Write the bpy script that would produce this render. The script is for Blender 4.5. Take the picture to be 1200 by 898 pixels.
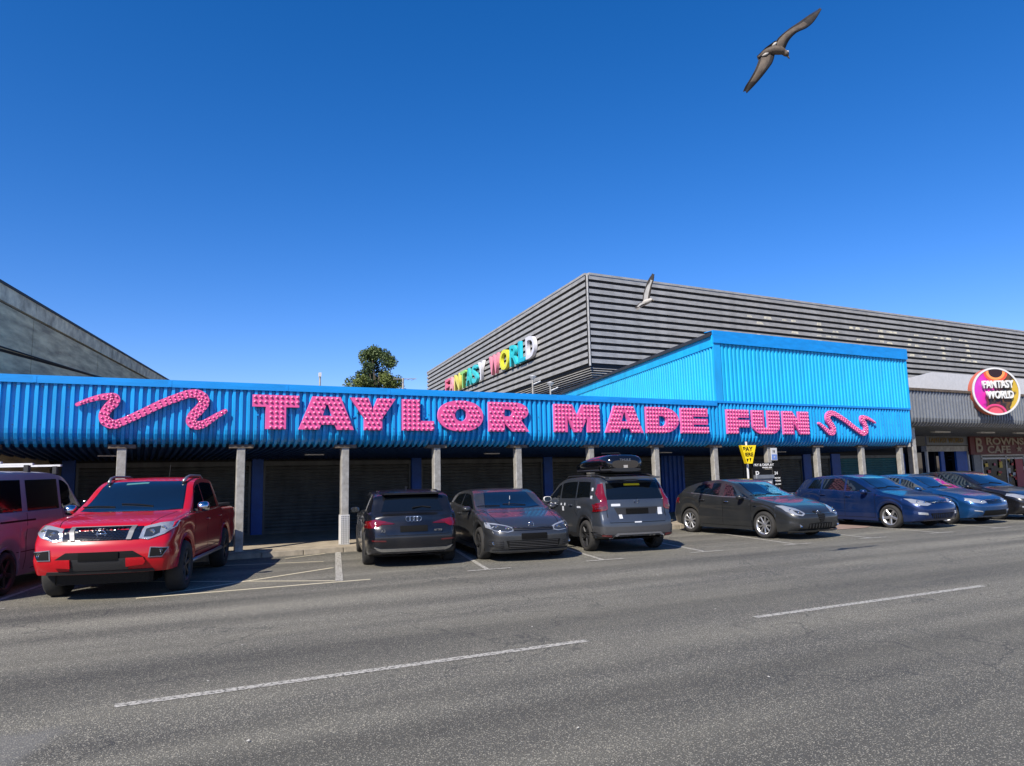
import bpy, bmesh, math, random
from mathutils import Vector, Matrix
from mathutils.bvhtree import BVHTree
from mathutils.geometry import tessellate_polygon
random.seed(7)
for o in list(bpy.data.objects): bpy.data.objects.remove(o)
sc = bpy.context.scene
col = sc.collection
# ------------------------------------------------------------ camera
cam = bpy.data.objects.new('camera', bpy.data.cameras.new('camera')); col.objects.link(cam)
cam.data.sensor_width = 36; cam.data.lens = 24.93; cam.data.clip_end = 3000; cam.data.clip_start = .05
RC = Matrix(((0.8867172, -0.0404565, -0.4605387), (-0.4617648, -0.1259719, -0.8780116), (-0.0224937, 0.9912085, -0.1303828)))
cam.matrix_world = Matrix.Translation((0, 0, 1.66)) @ RC.to_4x4()
sc.camera = cam
# ------------------------------------------------------------ light
SH = Vector((.92, .64, -1.0)).normalized()          # direction the sunlight travels
elev = math.asin(-SH.z); rot = math.atan2(-SH.x, -SH.y)
w = bpy.data.worlds.new("World"); sc.world = w; w.use_nodes = True
nt = w.node_tree; nt.nodes.clear()
sky = nt.nodes.new('ShaderNodeTexSky'); sky.sky_type = 'NISHITA'; sky.sun_disc = False
sky.sun_elevation = elev; sky.sun_rotation = rot; sky.altitude = 600; sky.air_density = .9; sky.dust_density = .25; sky.ozone_density = 2.6
hs = nt.nodes.new('ShaderNodeHueSaturation'); hs.inputs['Saturation'].default_value = 1.375; hs.inputs['Value'].default_value = .97
bg = nt.nodes.new('ShaderNodeBackground'); bg.inputs['Strength'].default_value = .11
wo = nt.nodes.new('ShaderNodeOutputWorld')
tn = nt.nodes.new('ShaderNodeMix'); tn.data_type = 'RGBA'; tn.blend_type = 'MULTIPLY'; tn.inputs[0].default_value = 1; tn.inputs[7].default_value = (1.12, .92, 1.12, 1)
nt.links.new(sky.outputs[0], hs.inputs['Color']); nt.links.new(hs.outputs[0], tn.inputs[6]); nt.links.new(tn.outputs[2], bg.inputs['Color']); nt.links.new(bg.outputs[0], wo.inputs['Surface'])
sl = bpy.data.lights.new('sun', 'SUN'); sl.energy = 5.0; sl.angle = math.radians(.5); sl.color = (1, .93, .82)
so = bpy.data.objects.new('sun', sl); col.objects.link(so); so.rotation_euler = SH.to_track_quat('-Z', 'Y').to_euler(); so.location = (-20, -20, 30)
sc.view_settings.view_transform = 'Standard'; sc.view_settings.look = 'None'; sc.view_settings.exposure = .6; sc.view_settings.gamma = 1
sc.render.engine = 'CYCLES'; sc.render.resolution_x = 1024; sc.render.resolution_y = 766
# ------------------------------------------------------------ materials
def srgb(r, g, b):
    f = lambda c: (c/255/12.92) if c/255 <= .04045 else ((c/255+.055)/1.055)**2.4
    return (f(r), f(g), f(b))
AL = .72          # overall albedo level, paired with the exposure above
class NT:
    def __init__(s, m): s.t = m.node_tree; s.b = s.t.nodes['Principled BSDF']
    def n(s, k, **kw):
        o = s.t.nodes.new('ShaderNode'+k)
        for a, v in kw.items():
            if a in o.inputs: o.inputs[a].default_value = v
            else: setattr(o, a, v)
        return o
    def l(s, a, b): s.t.links.new(a, b)
def mat(name, c, rough=.5, metal=0, coat=0, noise=0, nscale=8, bump=0, bscale=60, stretch=(1, 1, 1), dirt=None, spec=.5, emit=0):
    m = bpy.data.materials.new(name); m.use_nodes = True; N = NT(m); b = N.b; c = tuple(v*AL for v in c); dirt = dirt and tuple(v*AL for v in dirt)
    b.inputs['Base Color'].default_value = (*c, 1); b.inputs['Roughness'].default_value = rough; b.inputs['Metallic'].default_value = metal
    b.inputs['Coat Weight'].default_value = coat; b.inputs['Coat Roughness'].default_value = .04; b.inputs['Specular IOR Level'].default_value = spec
    if emit: b.inputs['Emission Color'].default_value = (*c, 1); b.inputs['Emission Strength'].default_value = emit
    if noise or bump:
        tc = N.n('TexCoord'); mp = N.n('Mapping'); mp.inputs['Scale'].default_value = stretch; N.l(tc.outputs['Object'], mp.inputs[0])
    if noise:
        nz = N.n('TexNoise', Scale=nscale, Detail=6.0, Roughness=.62); N.l(mp.outputs[0], nz.inputs['Vector'])
        cr = N.n('ValToRGB'); d = dirt or tuple(v*(1-noise) for v in c)
        cr.color_ramp.elements[0].position = .32; cr.color_ramp.elements[0].color = (*d, 1)
        cr.color_ramp.elements[1].position = .66; cr.color_ramp.elements[1].color = (*[min(1, v*(1+noise*.35)) for v in c], 1)
        N.l(nz.outputs[0], cr.inputs[0]); N.l(cr.outputs[0], b.inputs['Base Color'])
    if bump:
        n2 = N.n('TexNoise', Scale=bscale, Detail=4.0); N.l(mp.outputs[0], n2.inputs['Vector'])
        bp = N.n('Bump', Strength=bump, Distance=.01); N.l(n2.outputs[0], bp.inputs['Height']); N.l(bp.outputs[0], b.inputs['Normal'])
    return m
def asphalt():
    m = mat('asphalt', (.06, .06, .058), .85); N = NT(m); b = N.b
    geo = N.n('NewGeometry')
    big = N.n('TexNoise', Scale=.5, Detail=5.0, Roughness=.6); mp = N.n('Mapping'); mp.inputs['Scale'].default_value = (.3, 1.5, 1); N.l(geo.outputs['Position'], mp.inputs[0]); N.l(mp.outputs[0], big.inputs[0])
    r1 = N.n('ValToRGB'); r1.color_ramp.elements[0].position = .3; r1.color_ramp.elements[0].color = (.064, .062, .054, 1); r1.color_ramp.elements[1].position = .72; r1.color_ramp.elements[1].color = (.155, .146, .115, 1); N.l(big.outputs[0], r1.inputs[0])
    mid = N.n('TexNoise', Scale=100.0, Detail=5.0, Roughness=.85); N.l(geo.outputs['Position'], mid.inputs[0])
    r2 = N.n('ValToRGB'); r2.color_ramp.elements[0].position = .36; r2.color_ramp.elements[0].color = (.3, .3, .3, 1); r2.color_ramp.elements[1].position = .64; r2.color_ramp.elements[1].color = (1.7, 1.68, 1.64, 1); N.l(mid.outputs[0], r2.inputs[0])
    mx = N.n('Mix', data_type='RGBA', blend_type='MULTIPLY'); mx.inputs[0].default_value = 1; N.l(r1.outputs[0], mx.inputs[6]); N.l(r2.outputs[0], mx.inputs[7])
    vo = N.n('TexVoronoi', Scale=150.0); N.l(geo.outputs['Position'], vo.inputs['Vector'])
    vr = N.n('ValToRGB'); vr.color_ramp.elements[0].position = .86; vr.color_ramp.elements[0].color = (0, 0, 0, 1); vr.color_ramp.elements[1].position = .92; vr.color_ramp.elements[1].color = (1, 1, 1, 1)
    sp = N.n('SeparateColor'); N.l(vo.outputs['Color'], sp.inputs[0]); N.l(sp.outputs[0], vr.inputs[0])
    m2 = N.n('Mix', data_type='RGBA'); N.l(vr.outputs[0], m2.inputs[0]); N.l(mx.outputs[2], m2.inputs[6]); m2.inputs[7].default_value = (.40, .37, .29, 1)
    # dark repair / oil spots and fine crack lines
    v3 = N.n('TexNoise', Scale=1.7, Detail=8.0, Roughness=.75); N.l(geo.outputs['Position'], v3.inputs[0])
    r3 = N.n('ValToRGB'); r3.color_ramp.elements[0].position = .66; r3.color_ramp.elements[0].color = (1, 1, 1, 1); r3.color_ramp.elements[1].position = .74; r3.color_ramp.elements[1].color = (.66, .66, .67, 1); N.l(v3.outputs[0], r3.inputs[0])
    m3 = N.n('Mix', data_type='RGBA', blend_type='MULTIPLY'); m3.inputs[0].default_value = 1; N.l(m2.outputs[2], m3.inputs[6]); N.l(r3.outputs[0], m3.inputs[7])
    # wheel-polished bands along the road, fine cracks, and an old worn repair at the near left
    sy = N.n('SeparateXYZ'); N.l(geo.outputs['Position'], sy.inputs[0])
    wv = N.n('TexNoise', noise_dimensions='1D', Scale=.75, Detail=2.0); ww = N.n('Math', operation='MULTIPLY_ADD'); ww.inputs[1].default_value = .04; N.l(sy.outputs[0], ww.inputs[0]); N.l(sy.outputs[1], ww.inputs[2]); N.l(ww.outputs[0], wv.inputs['W'])
    wr_ = N.n('MapRange'); wr_.inputs[1].default_value = .35; wr_.inputs[2].default_value = .65; wr_.inputs[3].default_value = .74; wr_.inputs[4].default_value = 1.24; N.l(wv.outputs[0], wr_.inputs[0])
    m4 = N.n('VectorMath', operation='SCALE'); N.l(m3.outputs[2], m4.inputs[0]); N.l(wr_.outputs[0], m4.inputs['Scale'])
    dn = N.n('TexNoise', Scale=1.3, Detail=5.0); N.l(geo.outputs['Position'], dn.inputs[0]); dv = N.n('Mix', data_type='RGBA', blend_type='LINEAR_LIGHT'); dv.inputs[0].default_value = .6; N.l(geo.outputs['Position'], dv.inputs[6]); N.l(dn.outputs['Color'], dv.inputs[7])
    ck = N.n('TexVoronoi', feature='DISTANCE_TO_EDGE', Scale=.42); N.l(dv.outputs[2], ck.inputs['Vector'])
    cm_ = N.n('MapRange'); cm_.inputs[1].default_value = .0; cm_.inputs[2].default_value = .008; cm_.inputs[3].default_value = 1; cm_.inputs[4].default_value = 0; N.l(ck.outputs['Distance'], cm_.inputs[0])
    km = N.n('TexNoise', Scale=.35, Detail=2.0); N.l(geo.outputs['Position'], km.inputs[0]); kr = N.n('MapRange'); kr.inputs[1].default_value = .44; kr.inputs[2].default_value = .54; kr.inputs[4].default_value = .7; N.l(km.outputs[0], kr.inputs[0])
    mu = N.n('Math', operation='MULTIPLY'); N.l(cm_.outputs[0], mu.inputs[0]); N.l(kr.outputs[0], mu.inputs[1])
    m5 = N.n('Mix', data_type='RGBA'); N.l(mu.outputs[0], m5.inputs[0]); N.l(m4.outputs[0], m5.inputs[6]); m5.inputs[7].default_value = (.03, .03, .028, 1)
    rp = N.n('VectorMath', operation='DISTANCE'); rp.inputs[1].default_value = (-1.1, 5.6, 0); N.l(dv.outputs[2], rp.inputs[0]); rq = N.n('MapRange'); rq.inputs[1].default_value = .75; rq.inputs[2].default_value = .55; rq.inputs[4].default_value = .45; N.l(rp.outputs['Value'], rq.inputs[0])
    m6 = N.n('Mix', data_type='RGBA'); N.l(rq.outputs[0], m6.inputs[0]); N.l(m5.outputs[2], m6.inputs[6]); m6.inputs[7].default_value = (.19, .185, .17, 1)
    N.l(m6.outputs[2], b.inputs['Base Color'])
    bp = N.n('Bump', Strength=.9, Distance=.006); ad = N.n('Math', operation='ADD'); N.l(mid.outputs[0], ad.inputs[0]); N.l(vo.outputs['Distance'], ad.inputs[1]); N.l(ad.outputs[0], bp.inputs['Height']); N.l(bp.outputs[0], b.inputs['Normal'])
    return m
def worn_paint(name, c, thr=.42, scale=38):
    m = mat(name, c, .7); N = NT(m); b = N.b; geo = N.n('NewGeometry')
    nz = N.n('TexNoise', Scale=float(scale), Detail=8.0, Roughness=.75); N.l(geo.outputs['Position'], nz.inputs[0])
    r = N.n('ValToRGB'); r.color_ramp.elements[0].position = thr-.05; r.color_ramp.elements[0].color = (.08, .075, .06, 1); r.color_ramp.elements[1].position = thr+.05; r.color_ramp.elements[1].color = (*c, 1)
    N.l(nz.outputs[0], r.inputs[0]); N.l(r.outputs[0], b.inputs['Base Color'])
    bp = N.n('Bump', Strength=.5, Distance=.004); N.l(nz.outputs[0], bp.inputs['Height']); N.l(bp.outputs[0], b.inputs['Normal'])
    return m
def car_paint(name, c, metal=.5, rough=.32, dust=.12):
    m = mat(name, c, rough, metal, .6, spec=.35); N = NT(m); b = N.b
    tc = N.n('TexCoord'); nz = N.n('TexNoise', Scale=420.0, Detail=1.0); N.l(tc.outputs['Object'], nz.inputs[0])
    n2 = N.n('TexNoise', Scale=2.2, Detail=5.0); N.l(tc.outputs['Object'], n2.inputs[0])
    mx = N.n('Mix', data_type='RGBA'); r = N.n('MapRange'); r.inputs[1].default_value = .45; r.inputs[2].default_value = .8; r.inputs[4].default_value = dust; N.l(n2.outputs[0], r.inputs[0]); N.l(r.outputs[0], mx.inputs[0])
    mx.inputs[6].default_value = (*c, 1); mx.inputs[7].default_value = (.22, .2, .17, 1); N.l(mx.outputs[2], b.inputs['Base Color'])
    rr = N.n('MapRange'); rr.inputs[3].default_value = rough-.06; rr.inputs[4].default_value = rough+.1; N.l(nz.outputs[0], rr.inputs[0]); N.l(rr.outputs[0], b.inputs['Roughness'])
    return m
M = {}
M['asphalt'] = asphalt()
M['line'] = worn_paint('worn_white_line', (.42, .40, .35), .475, 30)
M['bay'] = worn_paint('worn_cream_line', (.54, .48, .34), .38, 24)
M['paving'] = mat('paving_concrete', (.45, .38, .28), .9, noise=.35, nscale=3, bump=.5, bscale=90)
M['kerb'] = mat('kerb_concrete', (.40, .35, .27), .9, noise=.4, nscale=5, bump=.4)
M['patch'] = mat('pink_surfacing', (.34, .24, .19), .9, noise=.25, nscale=3, bump=.4)
M['blue'] = mat('blue_coated_steel', srgb(30, 176, 248), .4, 0, .15, noise=.2, nscale=1.6, stretch=(2.2, 2.2, .5))
M['blue2'] = mat('pale_blue_coated_steel', srgb(14, 192, 250), .45, 0, .1, noise=.2, nscale=1.5, stretch=(2, 2, .4))
M['flash'] = mat('blue_flashing', srgb(12, 158, 246), .5, noise=.18, nscale=2.5, stretch=(1, 1, 3))
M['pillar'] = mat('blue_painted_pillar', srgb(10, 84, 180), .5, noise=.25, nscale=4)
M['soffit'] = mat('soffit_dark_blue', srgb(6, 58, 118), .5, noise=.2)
M['shutter'] = mat('shutter_steel', (.125, .13, .12), .45, .2, noise=.4, nscale=2.5, stretch=(1, 1, .4))
M['shutter_teal'] = mat('shutter_teal_steel', (.03, .18, .22), .42, .3, noise=.3, nscale=2.5)
M['dark'] = mat('dark_interior', (.012, .012, .013), .8)
M['post'] = mat('post_galvanised', (.50, .48, .44), .5, .2, noise=.4, nscale=5, bump=.2, dirt=(.3, .28, .24))
M['bracket'] = mat('rusty_bracket', (.16, .12, .085), .8, noise=.5, nscale=9)
M['white'] = mat('white_paint', (.76, .76, .75), .5, noise=.1)
M['pink'] = mat('pink_letter_face', srgb(250, 98, 166), .55, noise=.12, nscale=5)
M['pinkside'] = mat('pink_letter_return', srgb(244, 120, 190), .5)
M['stud'] = mat('pink_letter_bulb', srgb(255, 140, 186), .3, coat=.3)
M['grey'] = mat('silver_grey_cladding', (.49, .475, .44), .5, .15, noise=.28, nscale=2, stretch=(1, 1, 3))
M['greyside'] = M['grey']
M['recess'] = mat('cladding_recess', (.02, .02, .022), .7)  # near-black: shade of grooves and rib undersides put into the colour
M['conc'] = mat('weathered_concrete', (.95, .80, .50), .95, noise=.55, nscale=2.6, bump=1.0, bscale=9, stretch=(.35, 1, 1.8), dirt=(.46, .38, .26))
M['conc_l'] = mat('weathered_concrete_pale', (1.0, .88, .62), .95, noise=.5, nscale=3, bump=.9, bscale=10, dirt=(.55, .47, .34))
M['cap'] = mat('dark_roof_edge', (.03, .03, .033), .6)
M['gcan'] = mat('grey_canopy_steel', (.21, .23, .26), .45, .2, noise=.2)
M['tyre'] = mat('tyre_rubber', (.018, .018, .018), .85, noise=.4, nscale=6, dirt=(.035, .032, .028), bump=.3)
M['alloy'] = mat('silver_alloy', (.62, .62, .62), .28, .8)
M['dalloy'] = mat('dark_alloy', (.05, .05, .052), .4, .5)
M['plastic'] = mat('black_plastic', (.018, .018, .019), .55, bump=.15, bscale=300)
M['gplastic'] = mat('grey_plastic', (.05, .05, .052), .6)
M['gblack'] = mat('gloss_black', (.005, .005, .006), .12, 0, .5)
M['chrome'] = mat('chrome', (.78, .79, .8), .12, 1)
M['satin'] = mat('satin_silver', (.36, .36, .37), .38, .8)
M['glass'] = mat('tinted_glass', (.005, .007, .009), .03, 0, .35, spec=.45)
M['vglass'] = mat('van_black_glass', (.004, .004, .005), .25, spec=.2)
M['wglass'] = mat('windscreen_glass', (.005, .009, .013), .03, 0, 1, spec=.9)
M['lens'] = mat('headlamp_lens', (.50, .52, .55), .12, .45, 1, bump=1.0, bscale=22)
M['lensd'] = mat('headlamp_dark', (.05, .055, .06), .1, .3, 1)
M['red'] = mat('red_lamp', (.17, .003, .005), .12, 0, 1)
M['reddk'] = mat('dark_red_lamp', (.09, .006, .008), .15, 0, 1)
M['plate'] = mat('plate_black', (.006, .006, .006), .75, spec=.1)
M['felt'] = mat('roof_felt', (.42, .41, .38), .9, noise=.3)  # pale tone set to bounce light onto the concrete wall
M['yellow'] = mat('yellow_sign', srgb(255, 222, 10), .5)
M['black'] = mat('matt_black', (.008, .008, .008), .6, spec=.15)
M['sticker'] = mat('white_sticker', (.72, .74, .78), .5)
M['wtext'] = mat('white_lettering', (.8, .8, .78), .5)
# ------------------------------------------------------------ mesh helpers
def link(o, parent=None):
    col.objects.link(o)
    if parent is not None: o.parent = parent
    return o
def tag(o, label=None, cat=None, group=None, kind=None):
    if label: o['label'] = label
    if cat: o['category'] = cat
    if group: o['group'] = group
    if kind: o['kind'] = kind
    return o
def empty(name, loc=(0, 0, 0), rz=0, label=None, cat=None, group=None):
    o = bpy.data.objects.new(name, None); o.empty_display_size = .3; link(o); o.location = loc; o.rotation_euler = (0, 0, rz)
    return tag(o, label, cat, group)
class MB:
    def __init__(s): s.v = []; s.f = []; s.m = []
    def add(s, vs, fs, mi=0):
        k = len(s.v); s.v += [tuple(p) for p in vs]; s.f += [tuple(i+k for i in f) for f in fs]; s.m += [mi]*len(fs); return s
    def box(s, x0, x1, y0, y1, z0, z1, mi=0, T=None, bev=0):
        if bev:
            b = bev; pr = [(x0+b, y0), (x1-b, y0), (x1, y0+b), (x1, y1-b), (x1-b, y1), (x0+b, y1), (x0, y1-b), (x0, y0+b)]
            vs = [Vector((x, y, z)) for z in (z0, z1) for x, y in pr]
            fs = [tuple(range(7, -1, -1)), tuple(range(8, 16))]+[(i, (i+1) % 8, (i+1) % 8+8, i+8) for i in range(8)]
        else:
            vs = [Vector((x, y, z)) for z in (z0, z1) for x, y in ((x0, y0), (x1, y0), (x1, y1), (x0, y1))]
            fs = [(3, 2, 1, 0), (4, 5, 6, 7), (0, 1, 5, 4), (1, 2, 6, 5), (2, 3, 7, 6), (3, 0, 4, 7)]
        if T is not None: vs = [T @ p for p in vs]
        return s.add(vs, fs, mi)
    def tube(s, pts, r, n=8, mi=0, cap=True):
        pts = [Vector(p) for p in pts]; rs = r if isinstance(r, (list, tuple)) else [r]*len(pts)
        vs = []; up = None
        for i, p in enumerate(pts):
            d = (pts[min(i+1, len(pts)-1)]-pts[max(i-1, 0)]).normalized()
            if up is None: up = Vector((0, 0, 1)) if abs(d.z) < .9 else Vector((1, 0, 0))
            a = d.cross(up).normalized(); b = d.cross(a).normalized(); up = -b if False else up
            vs += [p+rs[i]*(math.cos(t)*a+math.sin(t)*b) for t in [2*math.pi*k/n for k in range(n)]]
        fs = [(i*n+k, i*n+(k+1) % n, (i+1)*n+(k+1) % n, (i+1)*n+k) for i in range(len(pts)-1) for k in range(n)]
        if cap: fs += [tuple(range(n-1, -1, -1)), tuple(range((len(pts)-1)*n, len(pts)*n))]
        return s.add(vs, fs, mi)
    def lathe(s, prof, n=32, mi=0, T=None, axis='y'):
        vs = []
        for r, h in prof:
            for k in range(n):
                t = 2*math.pi*k/n; p = Vector((r*math.cos(t), h, r*math.sin(t))) if axis == 'y' else Vector((r*math.cos(t), r*math.sin(t), h))
                vs.append(T @ p if T is not None else p)
        fs = [(i*n+k, i*n+(k+1) % n, (i+1)*n+(k+1) % n, (i+1)*n+k) for i in range(len(prof)-1) for k in range(n)]
        return s.add(vs, fs, mi)
    def prism(s, poly, y0, y1, mi=0, f=None, holes=()):
        """poly in (x,z); extruded along y; holes allowed"""
        f = f or (lambda x, y, z: (x, y, z))
        loops = [poly]+list(holes)
        tri = tessellate_polygon([[Vector((x, z, 0)) for x, z in lp] for lp in loops])
        flat = [p for lp in loops for p in lp]; n = len(flat)
        vs = [f(x, y0, z) for x, z in flat]+[f(x, y1, z) for x, z in flat]
        fs = []
        for t in tri:
            a, b, c = [flat[i] for i in t]
            area = (b[0]-a[0])*(c[1]-a[1])-(b[1]-a[1])*(c[0]-a[0])
            t = tuple(t) if area > 0 else tuple(reversed(t))
            fs.append(t); fs.append(tuple(i+n for i in reversed(t)))
        k = 0
        for li, lp in enumerate(loops):
            ar = sum(lp[i][0]*lp[(i+1) % len(lp)][1]-lp[(i+1) % len(lp)][0]*lp[i][1] for i in range(len(lp)))
            for i in range(len(lp)):
                a, b = k+i, k+(i+1) % len(lp); q = (b, a, a+n, b+n)
                if (ar > 0) == (li > 0): q = tuple(reversed(q))
                fs.append(q)
            k += len(lp)
        return s.add(vs, fs, mi)
    def mesh(s, name, mats, smooth=False):
        me = bpy.data.meshes.new(name); me.from_pydata(s.v, [], s.f)
        for m in (mats if isinstance(mats, (list, tuple)) else [mats]): me.materials.append(m)
        me.polygons.foreach_set('material_index', s.m)
        if smooth: me.polygons.foreach_set('use_smooth', [True]*len(me.polygons))
        me.update(); return me
    def build(s, name, mats, parent=None, smooth=False, angle=None):
        me = s.mesh(name, mats, smooth or angle is not None)
        if angle is not None:
            bm = bmesh.new(); bm.from_mesh(me)
            for e in bm.edges:
                if len(e.link_faces) == 2 and e.calc_face_angle(0) > math.radians(angle): e.smooth = False
            bm.to_mesh(me); bm.free()
        return link(bpy.data.objects.new(name, me), parent)
def inst(me, name, parent=None, loc=(0, 0, 0), rot=(0, 0, 0), scale=None):
    o = bpy.data.objects.new(name, me); link(o, parent); o.location = loc; o.rotation_euler = rot
    if scale: o.scale = scale
    return o
def pch(P):
    xs = [p[0] for p in P]; ys = [p[1] for p in P]; n = len(P)
    d = [(ys[i+1]-ys[i])/(xs[i+1]-xs[i]) for i in range(n-1)]; m = [d[0]]
    for i in range(1, n-1): m.append(0 if d[i-1]*d[i] <= 0 else 2*d[i-1]*d[i]/(d[i-1]+d[i]))
    m.append(d[-1])
    def f(x):
        if x <= xs[0]: return ys[0]
        if x >= xs[-1]: return ys[-1]
        i = max(k for k in range(n-1) if xs[k] <= x); h = xs[i+1]-xs[i]; t = (x-xs[i])/h
        return ys[i]*(1+2*t)*(1-t)**2+m[i]*h*t*(1-t)**2+ys[i+1]*t*t*(3-2*t)+m[i+1]*h*t*t*(t-1)
    return f
def text_mesh(txt, size, depth, m, name='lettering', parent=None, xs=1.0, bold=.0, spacing=1.0):
    """Blender's own font, turned into a mesh standing in the XZ plane, facing -Y"""
    cu = bpy.data.curves.new('t', 'FONT'); cu.body = txt; cu.size = size; cu.extrude = depth; cu.offset = bold; cu.space_character = spacing; cu.resolution_u = 3
    ob = bpy.data.objects.new('t', cu); col.objects.link(ob)
    me = bpy.data.meshes.new_from_object(ob); bpy.data.objects.remove(ob); bpy.data.curves.remove(cu)
    me.transform(Matrix(((xs, 0, 0, 0), (0, 0, -1, 0), (0, 1, 0, 0), (0, 0, 0, 1))))
    me.name = name; me.materials.clear(); me.materials.append(m)
    return link(bpy.data.objects.new(name, me), parent)
def corrugated(mb, x0, x1, pitch, depth, path, mi=0, crest=.42, phase=0):
    """trapezoid ribs running along path; path = [(y,z,ny,nz)] ; crests stand out along the normal"""
    xs = []; n = int(round((x1-x0)/pitch)); p = (x1-x0)/max(n, 1)
    fl = .13
    for i in range(n):
        a = x0+i*p
        xs += [(a, 0), (a+p*(1-crest-2*fl), 0), (a+p*(1-crest-fl), 1), (a+p*(1-fl), 1)]
    xs.append((x1, 0))
    vs = [(x, y+ny*depth*d, z+nz*depth*d) for y, z, ny, nz in path for x, d in xs]; k = len(xs)
    fs = [(i*k+j, (i+1)*k+j, (i+1)*k+j+1, i*k+j+1) for i in range(len(path)-1) for j in range(k-1)]
    return mb.add(vs, fs, mi)
# ------------------------------------------------------------ ground
g = MB(); g.add([(-700, -500, 0), (900, -500, 0), (900, 900, 0), (-700, 900, 0)], [(0, 1, 2, 3)])
road = g.build('road', M['asphalt']); tag(road, kind='structure')
def gsheet(name, polys, m, z=.004):
    b = MB()
    for P in polys: b.add([(x, y, z) for x, y in P], [tuple(range(len(P)))])
    for i, f in enumerate(b.f):
        p = [Vector(b.v[k]) for k in f]
        if (p[1]-p[0]).cross(p[2]-p[1]).z < 0: b.f[i] = tuple(reversed(f))
    return b.build(name, m)
def strip(x0, y0, x1, y1, w):
    d = Vector((x1-x0, y1-y0)).normalized(); n = Vector((-d.y, d.x))*w/2
    return [(x0-n.x, y0-n.y), (x1-n.x, y1-n.y), (x1+n.x, y1+n.y), (x0+n.x, y0+n.y)]
def centre(x): return 6.42-.0405*(x+.1)
for a in (-6.2, -.1, 6.3, 12.5, 18.7, 24.9, 31.1, 37.3):
    b = a+(4.17 if a > -1 else 3.9)
    o = gsheet('centre_line_dash', [strip(a, centre(a), b, centre(b), .105)], M['line']); tag(o, kind='structure')
BD = (math.cos(math.radians(76)), math.sin(math.radians(76)))
bays = []
def bay_line(x, y, L, w=.1): return strip(x, y, x+BD[0]*L, y+BD[1]*L, w)
tees = [(5.65, 11.85), (8.10, 11.75), (10.6, 11.62), (13.16, 11.5), (15.6, 11.38), (18.0, 11.2), (20.45, 11.1), (22.9, 11.0), (25.4, 10.9), (-2.0, 12.3), (-4.5, 12.4)]
for x, y in tees:
    o = gsheet('parking_bay_line', [bay_line(x, y+.05, 5.1 if x < 15 else 4.2, .09)], M['line'], .0045); tag(o, kind='structure')
    o = gsheet('parking_bay_mark', [strip(x-.4, y+.02, x+.42, y-.06, .09)], M['line'], .0085); tag(o, kind='structure')
for P, w in (((.027, 12.115, 3.5, 11.93), .085), ((.374, 12.301, 3.35, 13.93), .085), ((-.2, 14.3, 2.95, 12.12), .075), ((2.867, 16.227, 3.84, 16.72), .07), ((1.0, 15.9, 3.45, 15.14), .07)):
    o = gsheet('hatching_line', [strip(*P, w)], M['bay'], .004+.0006*(w*100 % 5)); tag(o, kind='structure')
o = gsheet('bay_divider', [strip(3.0, 12.03, 4.15, 16.78, .125)], M['line'], .009); tag(o, kind='structure')
pv = MB(); pv.box(-40, 70, 16.95, 34, .0, .1)
pav = pv.build('pavement', M['paving']); tag(pav, kind='structure')
kb = MB(); kb.box(0, .905, -.075, .075, 0, .108, bev=.012); kme = kb.mesh('kerb_stone', M['kerb'])
for i in range(60):
    inst(kme, 'kerb_stone', pav, (-14+.915*i, 16.875, -.004))
sb = MB()
for k in range(46):
    sb.box(-12+k*.9+.006, -12+k*.9+.894, 17.0, 17.86, .1, .106)
jt = sb.build('paving_slab', M['paving'], pav); jt['kind'] = 'stuff'
o = gsheet('pink_surfacing_patch', [[(16.7, 13.5), (18.1, 13.35), (19.4, 14.0), (20.3, 16.7), (17.5, 16.7)]], M['patch'], .0125); tag(o, kind='structure')
rl = random.Random(11); lb = MB()
for i in range(28):
    x = rl.uniform(-1, 22); y = rl.uniform(4, 16); s_ = rl.uniform(.008, .02); a_ = rl.uniform(0, 3.1); d_ = Vector((math.cos(a_), math.sin(a_), 0)); e_ = Vector((-d_.y, d_.x, 0))*rl.uniform(.4, 1); c_ = Vector((x, y, .012))
    lb.add([c_-d_*s_, c_+e_*s_, c_+d_*s_+Vector((0, 0, .006)), c_-e_*s_], [(3, 2, 1, 0), (0, 1, 2, 3)] if False else [(0, 3, 2, 1), ])
    lb.f[-1] = tuple(reversed(lb.f[-1])) if (Vector(lb.v[lb.f[-1][1]])-Vector(lb.v[lb.f[-1][0]])).cross(Vector(lb.v[lb.f[-1][2]])-Vector(lb.v[lb.f[-1][1]])).z < 0 else lb.f[-1]
lt = lb.build('litter', mat('litter_white', (.6, .58, .52), .8)); tag(lt, 'small pale scraps and grit scattered over the road', 'litter', None, 'stuff')
# ------------------------------------------------------------ blue arcade building
XL, XR = -9.1, 25.52
ARC_BEGIN = set(bpy.data.objects)
arc = empty('amusement_arcade', (8, 22.8, 0), 0, 'long low blue corrugated arcade front with canopy on posts and closed shutters', 'building')
O = Vector((-8, -22.8, 0))
class PB(MB):
    """mesh in world coordinates, parented to the building root"""
    def __init__(s, off=O): super().__init__(); s.off = off
    def build(s, *a, **k):
        o = MB.build(s, *a, **k); o.data.transform(Matrix.Translation(s.off)); return o
FY = 16.66; RP = .15
path = [(FY, 3.80, -1, 0), (FY, 3.3, -1, 0), (FY, 2.80, -1, 0), (FY+.015, 2.72, -.97, -.2), (FY+.06, 2.63, -.85, -.5), (FY+.14, 2.56, -.6, -.8), (FY+.27, 2.515, -.3, -.95), (FY+.45, 2.49, -.1, -1), (FY+1.5, 2.46, 0, -1), (22.8, 2.36, 0, -1)]
SH_W = RP*6
n = int(round((XR-XL)/SH_W)); SHW = (XR-XL)/n
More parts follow.
